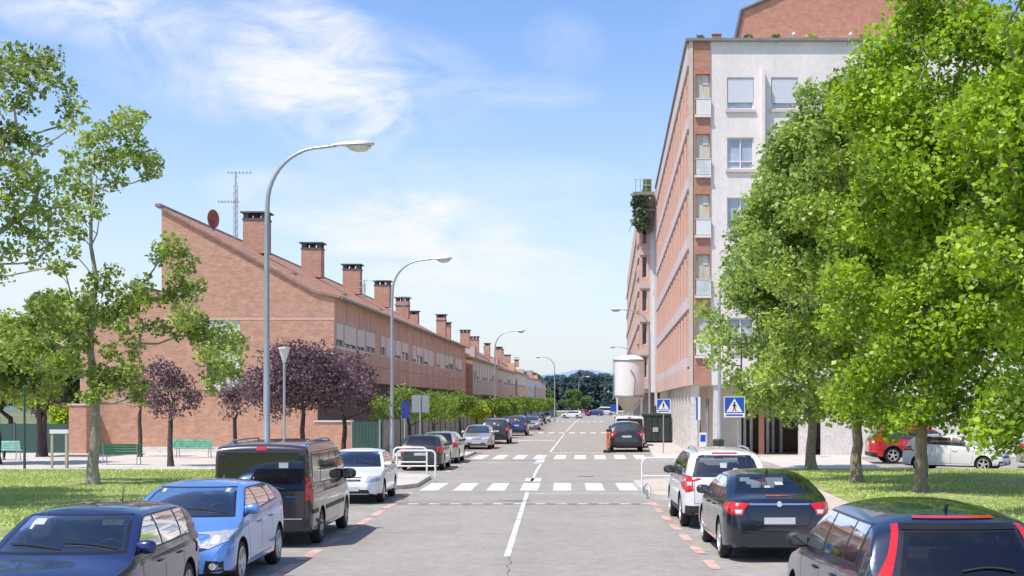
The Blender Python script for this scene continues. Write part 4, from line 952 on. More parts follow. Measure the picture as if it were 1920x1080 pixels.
# ------------------------------------------------------------------ signs, barriers, furniture
def ped_sign(px, d, zc, sz, lab, rz=0, px2=None, polex=None):
    x = (px-CX)*d/F; t = thing('crossing_sign', lab, 'road sign', (x,d,.12), rz, 'blue pedestrian crossing signs'); z = zc-.12; h = sz/2
    b = MB(); b.tube([(polex or 0,.05,0),(polex or 0,.05,z+h)], .03, 8); b.build('post', M['galv'], t)
    b = MB(); b.box(-h,h,0,.02,z-h,z+h); p = b.build('plate', M['sign_white'], t)
    b = MB(); e = h*.93; y = -.003
    b.box(-e,e,y,0-.0002,z-e*.62,z+e); b.box(-e*.86,e*.86,y,-.0002,z-e*.93,z-e*.76); b.build('blue_field', M['sign_blue'], p)
    b = MB(); b.add([(-h*.78,y-.003,z-e*.52),(h*.78,y-.003,z-e*.52),(0,y-.003,z+h*.82)], [(0,1,2)]); b.build('triangle', M['sign_white'], p)
    b = MB(); yy = y-.006; 
    def st(p0, p1, w):
        dx, dz = p1[0]-p0[0], p1[1]-p0[1]; l = sqrt(dx*dx+dz*dz); nx, nz = -dz/l*w/2, dx/l*w/2
        b.add([((p0[0]-nx)*h,yy,z+(p0[1]-nz)*h),((p0[0]+nx)*h,yy,z+(p0[1]+nz)*h),((p1[0]+nx)*h,yy,z+(p1[1]+nz)*h),((p1[0]-nx)*h,yy,z+(p1[1]-nz)*h)],[(0,1,2,3)])
    st((0,.32),(0,-.08),.17); st((.02,-.05),(.16,-.4),.09); st((-.02,-.05),(-.16,-.4),.09); st((.02,.26),(.2,.03),.07); st((-.02,.26),(-.18,.05),.07)
    b.add([(cos(a)*.085*h, yy, z+(.42+sin(a)*.085)*h) for a in [2*pi*k/12 for k in range(12)]], [tuple(range(12))]); b.build('walking_figure', M['sign_black'], p)
    return t
ped_sign(1377, 48, H-6/54, .72, 'larger blue crossing sign at the right, partly against the trees', polex=.14)
ped_sign(1244, 71, H-4/36.6, .70, 'smaller blue crossing sign on the right pavement beyond the junction')
def sign_back(px, d, kind, ztop, lab, rz=0, w=.72):
    x = (px-CX)*d/F; t = thing('road_sign', lab, 'road sign', (x,d,.12), rz); b = MB(); b.tube([(0,0,0),(0,0,ztop)], .03, 8); b.build('post', M['galv'], t)
    b = MB()
    if kind == 'sq': b.box(-w/2,w/2,.03,.05,ztop-w,ztop); b.build('plate', M['sign_back'], t)
    elif kind == 'tri':
        v = [(-w/2,.03,ztop-w*.87),(w/2,.03,ztop-w*.87),(0,.03,ztop)]; b.add(v+[(a,.05,c) for a,_,c in v], [(0,1,2),(5,4,3),(0,3,4,1),(1,4,5,2),(2,5,3,0)]); b.build('plate', M['sign_back'], t)
    else: b.box(-w/2,w/2,-.05,-.03,ztop-w,ztop); b.build('plate', M['sign_blue'], t)
    return t
sign_back(788, 58, 'sq', H+16/44.8-.12, 'square sign seen from behind on its post left of the road', w=.72)
sign_back(759, 57, 'blue', H+5/45-.12, 'blue sign seen edge on between the lamp post and the square sign back', radians(72))
sign_back(738, 63, 'tri', H+14/41-.12, 'triangular sign back behind the second lamp post', w=.9)
def barrier(x, y, w, lab, rz=0, h=.95):
    t = thing('pedestrian_barrier', lab, 'barrier', (x,y,.12), rz); r = .16; pts = [(0,0,0),(0,0,h-r)]+[(r-r*cos(a),0,h-r+r*sin(a)) for a in (radians(22),radians(45),radians(68))]+[(r,0,h),(w-r,0,h)]+[(w-r+r*sin(a),0,h-r+r*cos(a)) for a in (radians(22),radians(45),radians(68))]+[(w,0,h-r),(w,0,0)]
    b = MB(); b.tube(pts, .032, 8); b.build('hoop', M['white_metal'], t, smooth=True)
    b = MB(); b.tube([(0,0,h*.45),(w,0,h*.45)], .026, 8); b.build('mid_rail', M['white_metal'], t, smooth=True)
    return t
x, d = G(742, 905)
barrier(x, 46.8, 1.3, 'white hoop barrier across the left kerb build-out, nearer one')
barrier((738-CX)*50.0/F, 50.0, 1.2, 'white hoop barrier on the left build-out, farther one behind the white car')
barrier((1204-CX)*40.3/F, 40.3, 1.25, 'white hoop barrier on the right kerb build-out beside the white car')
def rack():
    x, d = G(1200, 925); t = thing('cycle_rack', 'low grey coiled rack at the edge of the right build-out', 'rack', (1.0,38.6,.12))
    b = MB(); pts = []
    for k in range(61): a = k/60*2*pi*4; pts.append((.02*k/10+.09*cos(a), k*.03, .12+.11*sin(a)))
    b.tube(pts, .012, 6); b.build('coil', M['galv'], t, smooth=True)
    b = MB(); b.tube([(0,-.05,.01),(.12,1.9,.01)], .02, 6); b.build('rail', M['galv'], t)
rack()
def bench(px, py, lab, m, wpx, rz=0):
    x, d = G(px, py); w = wpx*d/F; t = thing('bench', lab, 'bench', (x,d,.12), rz, 'benches in the plaza')
    b = MB(); 
    for k in range(4): b.box(-w/2,w/2,.0-.02*k,.03-.02*k,.46+k*.105,.555+k*.105)
    b.build('backrest', M[m], t)
    b = MB()
    for k in range(4): b.box(-w/2,w/2,.05+k*.11,.145+k*.11,.42,.45)
    b.build('seat', M[m], t)
    for sx in (-1,1):
        b = MB(); xx = sx*(w/2-.18); b.tube([(xx,-.06,.0),(xx,.03,.42),(xx,-.05,.86)], .022, 6); b.tube([(xx,.46,0),(xx,.40,.42),(xx,.03,.42)], .022, 6); b.build('leg', M['galv'], t)
bench(225, 877, 'dark green bench seen from behind, left of centre in the plaza', 'bench_g', 80)
bench(361, 863, 'aqua graffitied bench against the brick gable wall', 'bench_a', 74)
bench(14, 868, 'pale aqua bench at the left edge in front of the green fence', 'bench_a2', 48)
# tree stake frame
x, d = G(111, 884); t = thing('tree_guard', 'wooden three-post tree guard with a board across the top', 'tree guard', (x,d,.12))
for dx, dy in ((-.28,0),(.28,0),(.12,.5)):
    b = MB(); b.box(dx-.04,dx+.04,dy-.04,dy+.04,0,1.36); b.build('post', M['wood'], t)
b = MB(); b.box(-.36,.36,-.06,.03,1.363,1.52); b.box(-.05,.2,.03,.55,1.37,1.44); b.build('top_board', M['frame_w'], t)
x, d = G(46, 887); t = thing('bollard_post', 'thin dark post in front of the green fence at the left', 'post', (x,d,.12)); b = MB(); b.tube([(0,0,0),(0,0,3.1)],[.055,.04],8); b.lathe([(.04,3.05),(.07,3.1),(.05,3.2),(.0,3.25)],10); b.build('shaft', M['fence_g'], t)
# silo
def silo():
    d = 110.; s = F/d; x = (1180-CX)/s; t = thing('silo', 'white cylindrical mortar silo on steel legs above the parked vans', 'silo', (x,d,0)); r = 1.2
    b = MB(); b.lathe([(r,3.2),(r,6.05),(r*.99,6.15),(r*.8,6.35),(r*.35,6.5),(.0,6.52)], 32); b.build('drum', M['silo'], t, smooth=True)
    b = MB(); b.lathe([(.3,1.9),(r,3.12),(r,3.2)], 32); b.build('hopper', M['beige'], t, smooth=True)
    b = MB(); b.lathe([(r+.03,6.0),(r+.05,6.03),(r+.05,6.12),(r+.03,6.15)],32); b.lathe([(r+.02,3.15),(r+.06,3.18),(r+.06,3.3),(r+.02,3.33)],32); b.build('rim_band', M['galv'], t, smooth=True)
    for sx in (-1,1):
        for sy in (-1,1): b = MB(); b.tube([(sx*.95,sy*.7,0),(sx*.95,sy*.7,3.3)], .07, 8); b.build('leg', M['white_metal'], t)
    b = MB()
    for z in (1.0,):
        for sy in (-1,1): b.tube([(-.95,sy*.7,z),(.95,sy*.7,z)], .04, 6); b.tube([(-.95,sy*.7,z),(.95,sy*.7,3.0)], .03, 6)
    b.tube([(-1.28,-.4,3.0),(-1.28,-.4,6.2)], .03, 6); b.tube([(.3,-1.25,3.0),(.45,-1.22,4.7),(.1,-1.22,5.3)], .06, 6)
    b.build('brace', M['galv'], t)
silo()
t = thing('waste_container', 'dark green-grey container on the pavement under the arcade', 'container', (3.1,90,.12)); 
b = MB(); b.box(-.9,.85,0,5,.1,1.75); b.box(-.95,.9,-.05,5.05,1.75,1.86); 
for k in range(5): b.box(-.88+k*.4,-.80+k*.4,-.05,-.003,.15,1.7)
b.build('body', M['container'], t); b = MB(); b.box(-.3,.05,-.06,-.052,.7,1.0); b.build('notice', M['paper'], t)
for k, (px, d) in enumerate(((1144,75.2),(1143,76.6))):
    t = thing('site_fence', ['orange plastic site barrier beside the dark parked car, nearer panel','orange plastic site barrier beside the dark parked car, farther panel'][k], 'barrier', ((px-CX)*d/F-.12,d,0), radians(86))
    b = MB(); b.box(-.6,.6,-.02,.02,.85,1.05); b.box(-.6,.6,-.02,.02,.12,.25); 
    for i in range(9): b.box(-.58+i*.14,-.53+i*.14,-.018,.018,.25,.85)
    b.build('panel', M['orange_p'], t)
    b = MB(); b.box(-.5,-.4,-.2,.2,0,.1); b.box(.4,.5,-.2,.2,0,.1); b.build('foot', M['black_p'], t)
t = thing('shop_sign', 'tall narrow blue and white sign in front of the arcade', 'sign', ((1309-CX)*66/F,66,.12))
b = MB(); b.tube([(0,.03,0),(0,.03,2.9)],.03,8); b.build('post', M['galv'], t); b = MB(); b.box(-.1,.11,-.02,.02,1.75,2.85); p = b.build('board', M['sign_white'], t); b = MB(); b.box(-.1,-.02,-.026,-.0205,1.76,2.84); b.build('blue_stripe', M['sign_blue'], p)
t = thing('info_panel', 'low white panel with a blue square near the arcade', 'sign', ((1318-CX)*64/F,64,.12))
b = MB(); b.box(-.16,.16,-.02,.02,.1,1.2); p = b.build('board', M['sign_white'], t); b = MB(); b.box(-.12,.12,-.026,-.0205,.78,1.1); b.build('blue_square', M['sign_blue'], p)
t = thing('litter_bin', 'small dark litter bin at the foot of the arcade column', 'bin', ((1347-CX)*64/F,64,.12)); b = MB(); b.lathe([(.2,0),(.24,.1),(.26,.85),(.22,.9),(.0,.92)],16); b.build('drum', M['container'], t, smooth=True)
t = thing('guide_sign', 'small blue sign board beyond the silo', 'road sign', ((1151-CX)*104/F,104,0)); b = MB(); b.tube([(0,.03,0),(0,.03,2.6)],.03,8); b.build('post', M['white_metal'], t); b = MB(); b.box(-.28,.2,-.01,.01,2.05,2.6); b.build('plate', M['sign_blue'], t)

# ------------------------------------------------------------------ cars
def lerp(a, b, t): return a+(b-a)*t
def chaikin(p, n=2):
    for _ in range(n):
        q = [p[0]]
        for a, b in zip(p, p[1:]): q += [(lerp(a[0],b[0],.25),lerp(a[1],b[1],.25)),(lerp(a[0],b[0],.75),lerp(a[1],b[1],.75))]
        p = q+[p[-1]]
    return p
def interp(p, y):
    if y <= p[0][0]: return p[0][1]
    for a, b in zip(p, p[1:]):
        if y <= b[0]: return lerp(a[1], b[1], (y-a[0])/max(1e-9, b[0]-a[0]))
    return p[-1][1]

class Car:
    def __init__(s, kind, sp, pos, rot, label, group='cars parked along the street', name='parked_car'):
        L, Wd, Hh = sp['L'], sp['W'], sp['H']; s.sp = sp; hw = Wd/2; s.hw = hw
        s.root = thing(name, label, sp.get('cat', 'car'), (pos[0], pos[1], 0), rot, group)
        top = chaikin(sp['prof'], 2); belt = sp['belt']; wr = sp['wr']; yf, yr = L/2, -L/2
        zt = lambda y: interp(top, y)
        zb0 = lambda y: lerp(belt[0], belt[1], (y-yr)/(yf-yr))
        c0 = sp.get('crown', .07); R = sp.get('rc', .45); pinch = sp.get('pinch', .22)
        def hwid(y):
            e = min(yf-y, y-yr)/R; w = hw*(1-.035*abs(2*y/L)**3)
            if e < 1: w -= pinch*(1-sqrt(max(0, 1-(1-e)**2)))
            return w
        s.hwid = hwid; s.zt = zt; s.zb0 = zb0; hi = sp.get('hi', False); s.hi = hi
        zroof = Hh; s.side_x = lambda y, z: lerp(.945*hwid(y), wr, min(1, max(0, (z-zb0(y))/(zroof-zb0(y)))))
        ys = [yr, yr+.01, yr+.03, yr+.06]+list(np.arange(yr+.10, yf-.08, .042 if hi else .055))+[yf-.06, yf-.03, yf-.01, yf]
        vs = []; fs = []; nseg = None
        for y in ys:
            w = hwid(y); z1 = zt(y); c = min(c0, .3*z1); zb = min(zb0(y), z1-c-.004); e = min(yf-y, y-yr)
            zl = sp.get('clear', .2)+.06*max(0, 1-e/.5)**2
            half = [(0,zl),(.78*w,zl),(.92*w,zl+.015),(.975*w,zl+.06),(.995*w,zl+(zb-zl)*.25),(w,zl+(zb-zl)*.45),(1.0*w,zl+(zb-zl)*.62),(.992*w,zl+(zb-zl)*.72),(.988*w,zl+(zb-zl)*.80),(.972*w,zl+(zb-zl)*.93),(.945*w,zb)]
            ze = z1-c
            def gx(z):
                t = min(1, max(0, (z-zb0(y))/(zroof-zb0(y)))); return lerp(.945*w, min(wr, .945*w), t)+.035*sin(pi*t)*hw
            for k in ((.12,.24,.36,.48,.6,.72,.84,.94) if hi else (.25,.5,.75,.92)): z = lerp(zb, ze, k); half.append((gx(z), z))
            xe = gx(ze)
            for k in ((.02,.06,.12,.19,.26,.34,.42,.5,.58,.66,.74,.82,.91) if hi else (.02,.06,.14,.26,.42,.6,.8)): half.append((xe*(1-k), ze+c*(1-(1-k)**2.6)**.9 if k < 1 else z1))
            half.append((0, z1))
            ring = [(x, y, z) for x, z in half]+[(-x, y, z) for x, z in half[-2:0:-1]]
            nseg = len(ring); vs += ring
        for i in range(len(ys)-1):
            for k in range(nseg): fs.append((i*nseg+k, (i+1)*nseg+k, (i+1)*nseg+(k+1)%nseg, i*nseg+(k+1)%nseg))
        fs += [tuple(range(nseg)), tuple(range((len(ys)-1)*nseg, len(ys)*nseg))[::-1]]
        s.bvh = BVHTree.FromPolygons(vs, fs, epsilon=0)
        me = bpy.data.meshes.new('body'); me.from_pydata(vs, [], fs); body = bpy.data.objects.new('body', me); COL.objects.link(body)
        # wheel arches
        r = sp['r']; wy = sp['wy']; ra = r+.045; mb = MB()
        for y in wy:
            for sx in (-1, 1):
                x0, x1 = sorted((sx*(hw-.30), sx*(hw+.2))); mb.lathe([(ra, x0), (ra, x1)], 40, (0, y, r+.015), 'x')
        cut = mb.build('cutter', M['well'])
        md = body.modifiers.new('b', 'BOOLEAN'); md.operation = 'DIFFERENCE'; md.object = cut; md.solver = 'EXACT'
        bpy.context.view_layer.update(); dg = bpy.context.evaluated_depsgraph_get()
        nm = bpy.data.meshes.new_from_object(body.evaluated_get(dg)); bpy.data.objects.remove(body); cm = cut.data; bpy.data.objects.remove(cut)
        bm = bmesh.new(); bm.from_mesh(nm); 
        for f in bm.faces:
            c = f.calc_center_median(); f.material_index = 0; f.smooth = True
            inw = any(abs(sqrt((v.co.y-y)**2+(v.co.z-r-.015)**2)-ra) < .004 for y in wy for v in f.verts[:1])
            if inw and all(any(sqrt((v.co.y-y)**2+(v.co.z-r-.015)**2) < ra+.004 for y in wy) for v in f.verts) and abs(c.x) > hw-.32 and (abs(f.normal.x) < .3): f.material_index = 1
            if abs(abs(c.x)-(hw-.30)) < .003 and abs(f.normal.x) > .9: f.material_index = 1
            if abs(c.z-sp.get('clear', .2)) < .07 and f.normal.z < -.5: f.material_index = 1
        bmesh.ops.recalc_face_normals(bm, faces=bm.faces)
        if hi:
            rm = []; O = s.outlines()
            for f in bm.faces:
                n = f.normal
                if f.material_index: continue
                for d, poly, _ in O:
                    if d == 'side' and abs(n.x) > .45 and all(inpoly((v.co.y, v.co.z), poly) for v in f.verts): rm.append(f); break
                    if d == 'front' and n.y > .12 and abs(n.x) < .8 and f.calc_center_median().y > -.2 and all(inpoly((v.co.x, v.co.z), poly) for v in f.verts): rm.append(f); break
                    if d == 'rear' and n.y < -.12 and abs(n.x) < .8 and f.calc_center_median().y < .2 and all(inpoly((v.co.x, v.co.z), poly) for v in f.verts): rm.append(f); break
            bmesh.ops.delete(bm, geom=rm, context='FACES')
        tmp = bpy.data.meshes.new('body'); bm.to_mesh(tmp)
        # seams joined to the body
        V = [tuple(v.co) for v in tmp.vertices]; 
        sm = MB()
        for sx in (1, -1):
            for poly in sp.get('seams', []): s.line(sm, poly, 'side', sx, .008)
            for poly in sp.get('rseams', []): s.line(sm, [(sx*a, b) for a, b in poly], 'rear', 1, .008)
            for poly in sp.get('fseams', []): s.line(sm, [(sx*a, b) for a, b in poly], 'front', 1, .008)
        if sm.v:
            vb = [bm.verts.new(v) for v in sm.v]
            for f in sm.f:
                ff = bm.faces.new([vb[i] for i in f]); ff.material_index = 1
        bm.to_mesh(tmp); bm.free(); tmp.materials.append(PAINT[sp['paint']]); tmp.materials.append(M['well']); tmp.set_sharp_from_angle(angle=radians(38))
        ob = bpy.data.objects.new('body', tmp); COL.objects.link(ob); ob.parent = s.root; s.body = ob
        s.glaze(); s.wheels(); s.details()
    def hit(s, d, a, b, sx=1):
        if d == 'side': o, v = Vector((sx*3, a, b)), Vector((-sx,0,0))
        elif d == 'rear': o, v = Vector((a, -6, b)), Vector((0,1,0))
        elif d == 'front': o, v = Vector((a, 6, b)), Vector((0,-1,0))
        else: o, v = Vector((a, b, 5)), Vector((0,0,-1))
        p, n, _, _ = s.bvh.ray_cast(o, v)
        if p is None: return None, None
        if n.dot(v) > 0: n = -n
        return p, n
    def outlines(s):
        sp = s.sp; yA, yB = sp['sg']; Hh = sp['H']; zlow = lambda y: s.zb0(y)+.035; up = lambda y: min(Hh-sp.get('gtop', .13), s.zt(y)-.10)
        def strip(a, b, m):
            n = 14; lo = []; h = []
            for k in range(n+1):
                y = lerp(a, b, k/n); u, l = up(y)-m, zlow(y)+m
                if u > l+.02: lo.append((y, l)); h.append((y, u))
            return lo+h[::-1] if len(lo) > 1 else None
        def scr(zb, zt_, xb, xt): return [(-xb, zb), (xb, zb), (xt, zt_), (-xt, zt_)]
        out = [('side', strip(yA-.03, yB+.03, -.022), None)]
        w = sp['ws']; out.append(('front', scr(w[0]-.02, w[1]+.02, w[2]+.03, w[3]+.03), scr(w[0]+.035, w[1]-.035, w[2]-.05, w[3]-.04)))
        w = sp['rw']; out.append(('rear', scr(w[0]-.02, w[1]+.015, w[2]+.025, w[3]+.02), scr(w[0]+.035, w[1]-.04, w[2]-.05, w[3]-.04)))
        return out
    def patch(s, mb, poly, d, sx=1, off=.004, step=.07, holes=()):
        pts = []
        for a, b in zip(poly, poly[1:]+poly[:1]):
            l = sqrt((a[0]-b[0])**2+(a[1]-b[1])**2); n = max(1, int(l/step))
            for k in range(n): pts.append((lerp(a[0],b[0],k/n), lerp(a[1],b[1],k/n)))
        ne = len(pts); xs = [p[0] for p in poly]; zs = [p[1] for p in poly]
        for x in np.arange(min(xs)+step/2, max(xs), step):
            for z in np.arange(min(zs)+step/2, max(zs), step):
                if inpoly((x,z), poly): pts.append((x,z))
        ed = [(i,(i+1)%ne) for i in range(ne)]
        for hl in holes:
            st0 = len(pts); 
            for a, b in zip(hl, hl[1:]+hl[:1]):
                l = sqrt((a[0]-b[0])**2+(a[1]-b[1])**2); n = max(1, int(l/step))
                for k in range(n): pts.append((lerp(a[0],b[0],k/n), lerp(a[1],b[1],k/n)))
            m_ = len(pts)-st0; ed += [(st0+i, st0+(i+1)%m_) for i in range(m_)]
        v, e, f, _, _, _ = delaunay_2d_cdt([Vector(p) for p in pts], ed, [], 0, 1e-5)
        out = []; ok = []
        for p in v:
            h, n = s.hit(d, p.x, p.y, sx); ok.append(h is not None); out.append(tuple(h+n*off) if h is not None else (0,0,0))
        fs = []
        for t in f:
            c = sum((v[i] for i in t), Vector((0,0)))/3
            if any(inpoly(c, hl) for hl in holes): continue
            if inpoly(c, poly) and all(ok[i] for i in t): fs.append(tuple(t))
        mb.add(out, fs)
    def line(s, mb, pts, d, sx, w, off=.003):
        P = []
        for a, b in zip(pts, pts[1:]):
            n = max(1, int(sqrt((a[0]-b[0])**2+(a[1]-b[1])**2)/.08))
            for k in range(n): P.append((lerp(a[0],b[0],k/n), lerp(a[1],b[1],k/n)))
        P.append(pts[-1]); H_ = [s.hit(d, a, b, sx) for a, b in P]
        for (p, n), (q, m) in zip(H_, H_[1:]):
            if p is None or q is None or (q-p).length > .3: continue
            t = (q-p).cross(n); 
            if t.length < 1e-6: continue
            t = t.normalized()*w/2; mb.quad(p-t+n*off, p+t+n*off, q+t+m*off, q-t+m*off)
    def dec(s, name, m, polys, d, sx=1, off=.004, parent=None, step=.07, smooth=True, holes=()):
        mb = MB()
        for p in polys: s.patch(mb, p, d, sx, off, step, holes)
        return mb.build(name, m, parent or s.root, smooth=smooth)
    def glaze(s):
        sp = s.sp; g = M[sp.get('glass', 'glass_c')]; yA, yB = sp['sg']; zlow = lambda y: s.zb0(y)+.035; Hh = sp['H']
        def up(y): return min(Hh-sp.get('gtop', .13), s.zt(y)-.10)
        def strip(a, b, m):
            n = 14; lo = []; hi = []
            for k in range(n+1):
                y = lerp(a, b, k/n); u, l = up(y)-m, zlow(y)+m
                if u > l+.02: lo.append((y, l)); hi.append((y, u))
            return lo+hi[::-1] if len(lo) > 1 else None
        pil = [yA]+sp['pillars']+[yB]; hi = s.hi; gk = {'glass_c':'glass_c2','glass_d':'glass_t2'}
        G_ = (lambda k: M[gk[k]]) if hi else (lambda k: M[k]); g = G_(sp.get('glass', 'glass_c'))
        for sx in (1, -1):
            t = strip(yA-.03, yB+.03, -.022); mb = MB(); hh = [p for p in (strip(a+.045, b-.045, .018) for a, b in zip(pil, pil[1:])) if p] if hi else []; s.patch(mb, t, 'side', sx, .002, .07, hh); tr = mb.build('window_trim', M['trim'], s.root, smooth=True)
            for a, b in zip(pil, pil[1:]):
                p = strip(a+.03, b-.03, .0)
                if p: s.dec('side_window', G_(sp.get('sglass', sp.get('glass','glass_c'))), [p], 'side', sx, .005)
        def scr(zb, zt_, xb, xt, bow=.02, n=8):
            lo = [(lerp(-xb, xb, k/n), zb-bow*(1-(2*k/n-1)**2)) for k in range(n+1)]
            hi = [(lerp(xt, -xt, k/n), zt_+bow*.8*(1-(2*k/n-1)**2)) for k in range(n+1)]
            return lo+hi
        zb, z1, xb, xt = sp['ws']; s.dec('windscreen_trim', M['trim'], [scr(zb-.02, z1+.02, xb+.03, xt+.03, 0)], 'front', off=.002, holes=[scr(zb+.035, z1-.035, xb-.05, xt-.04, 0)] if hi else ()); s.ws = s.dec('windscreen', g, [scr(zb, z1, xb, xt, 0)], 'front', off=.005)
        if 'rw' in sp:
            zb, z1, xb, xt = sp['rw']; s.dec('rear_window_trim', M['trim'], [scr(zb-.02, z1+.015, xb+.025, xt+.02, 0)], 'rear', off=.002, holes=[scr(zb+.035, z1-.04, xb-.05, xt-.04, 0)] if hi else ()); s.rw = s.dec('rear_window', G_(sp.get('rglass', 'glass_d')), [scr(zb, z1, xb, xt, 0)], 'rear', off=.005)
        if hi: s.cabin()
    def cabin(s):
        sp = s.sp; P = s.root; hw = s.hw; bz = s.zb0(0); yA, yB = sp['sg']; H_ = sp['H']
        b = MB(); b.box(-hw+.12, hw-.12, yA-.25, yB+.3, .36, .42); b.box(-hw+.14, hw-.14, yA-.3, yA+.25, .42, bz-.12); b.build('cabin_floor', M['dash'], P)
        b = MB(); yd = yB-.28; b.add([(-.66,yd,bz-.13),(.66,yd,bz-.13),(.66,yd+.06,bz-.03),(-.66,yd+.06,bz-.03),(.60,yB+.16,bz-.05),(-.60,yB+.16,bz-.05),(-.66,yd,bz-.45),(.66,yd,bz-.45)], [(0,1,2,3),(3,2,4,5),(6,7,1,0)])
        b.add([(-.37+.15*cos(a), yd-.02, bz-.02+.07*sin(a)) for a in [pi*k/8 for k in range(9)]], [tuple(range(9))]); b.build('dashboard', M['dash'], P)
        b = MB(); pts = [(-.37+.18*cos(a), yd-.14-.06*sin(a), bz-.04+.17*sin(a)) for a in [2*pi*k/20 for k in range(21)]]; b.tube(pts, .016, 6, cap=False); b.tube([(-.37,yd-.14,bz-.04),(-.37,yd-.02,bz-.10)], .03, 6); b.tube([(-.54,yd-.14,bz-.04),(-.20,yd-.14,bz-.04)], .02, 5); b.build('steering_wheel', M['trim'], P, smooth=True)
        def seat(x, y, w, nm):
            b = MB(); n = 10
            for (z0, z1, ww, y0, y1, th) in ((.50, min(bz+.06, H_-.42), w, y, y-.17, .13), (min(bz+.08, H_-.40), min(bz+.27, H_-.20), min(w*.55, .25), y-.17, y-.21, .10)):
                vs = []
                for t in (0, .5, 1):
                    z = lerp(z0, z1, t); yy = lerp(y0, y1, t); e = ww/2*(1 if t < 1 else .82)
                    vs += [(x-e, yy-th/2, z), (x-e*.8, yy+th/2, z), (x+e*.8, yy+th/2, z), (x+e, yy-th/2, z)]
                b.add(vs, [(0,3,2,1),(8,9,10,11)]+[(i*4+k, i*4+(k+1)%4, i*4+4+(k+1)%4, i*4+4+k) for i in (0,1) for k in range(4)])
            b.box(x-w/2, x+w/2, y, y+.48, .48, .60); return b.build(nm, M['seat'], P)
        yf = yd-.75
        for x in (-.37, .37): seat(x, yf, .50, 'seat')
        yr_ = max(yA+.18, yf-.95)
        for x in (-.42, .42): seat(x, yr_, .60, 'rear_seat')
        p, n = s.hit('top', 0, yB-.62)
        if p: b = MB(); b.box(-.11,.11,p.y-.02,p.y+.01,p.z-.16,p.z-.09); b.build('rear_view_mirror', M['trim'], P)
    def wheels(s):
        sp = s.sp; r = sp['r']; hw = s.hw; w = .2; rimr = r*sp.get('rim', .68); nsp = sp.get('spokes', 5)
        for y in sp['wy']:
            for sx in (1, -1):
                xo = sx*(hw-.02); xi = sx*(hw-.02-w)
                mb = MB(); pr = [(rimr, 0),(r-.03,.006),(r-.008,.03),(r,.06),(r,w-.06),(r-.01,w-.03),(r-.04,w),(rimr*.9,w)]
                mb.lathe([(a, (xo-sx*b)) for a, b in pr], 36, (0,y,r), 'x'); mb.f.pop(); mb.m.pop(); mb.f.pop(); mb.m.pop(); wh = mb.build('wheel', M['tyre'], s.root, smooth=True)
                rb = MB(); rb.lathe([(rimr+.004, xo-sx*.002),(rimr-.018, xo+sx*.004),(rimr-.03, xo-sx*.02),(rimr-.035,xo-sx*.10)], 36, (0,y,r), 'x', 0)
                rb.m = [0]*len(rb.m); rb.f.pop(); rb.m.pop(); rb.f.pop(); rb.m.pop()
                nn = len(rb.f)
                rb.lathe([(rimr-.03, xo-sx*.09),(.02, xo-sx*.09)], 24, (0,y,r), 'x', 1)
                if sp.get('cap'):
                    rb.lathe([(rimr-.02, xo-sx*.012),(rimr*.7, xo+sx*.004),(.03, xo+sx*.01),(.0,xo+sx*.01)], 30, (0,y,r), 'x', 0)
                    for k in range(nsp):
                        a = 2*pi*k/nsp+.3; c0, s0 = cos(a), sin(a); 
                        rb.add([(xo+sx*.008, y+c0*q-s0*t, r+s0*q+c0*t) for q, t in ((rimr*.52,-.018),(rimr*.84,-.03),(rimr*.84,.03),(rimr*.52,.018))], [(0,1,2,3)], 1)
                else:
                    for k in range(nsp):
                        a = 2*pi*k/nsp+.2; dirs = [0] if nsp < 7 else [0]
                        for da in ((-.13,.13) if sp.get('twin') else (0,)):
                            c0, s0 = cos(a+da), sin(a+da); w0, w1 = (.018,.014) if sp.get('twin') else (.035,.025)
                            q = [(.04,-w0),(rimr-.015,-w1),(rimr-.015,w1),(.04,w0)]
                            vs = [(xo-sx*.004-sx*.012*(j in (0,3)), y+c0*p-s0*t, r+s0*p+c0*t) for j, (p, t) in enumerate(q)]+[(xo-sx*.045, y+c0*p-s0*t, r+s0*p+c0*t) for p, t in q]
                            rb.add(vs, [(0,1,2,3),(0,4,5,1),(1,5,6,2),(2,6,7,3),(3,7,4,0)], 0)
                    rb.lathe([(.065, xo-sx*.03),(.055, xo-sx*.004),(.0,xo-sx*.002)], 18, (0,y,r), 'x', 0)
                rb.build('rim', [M[sp.get('rimm','alloy')], M['well']], wh, smooth=True)
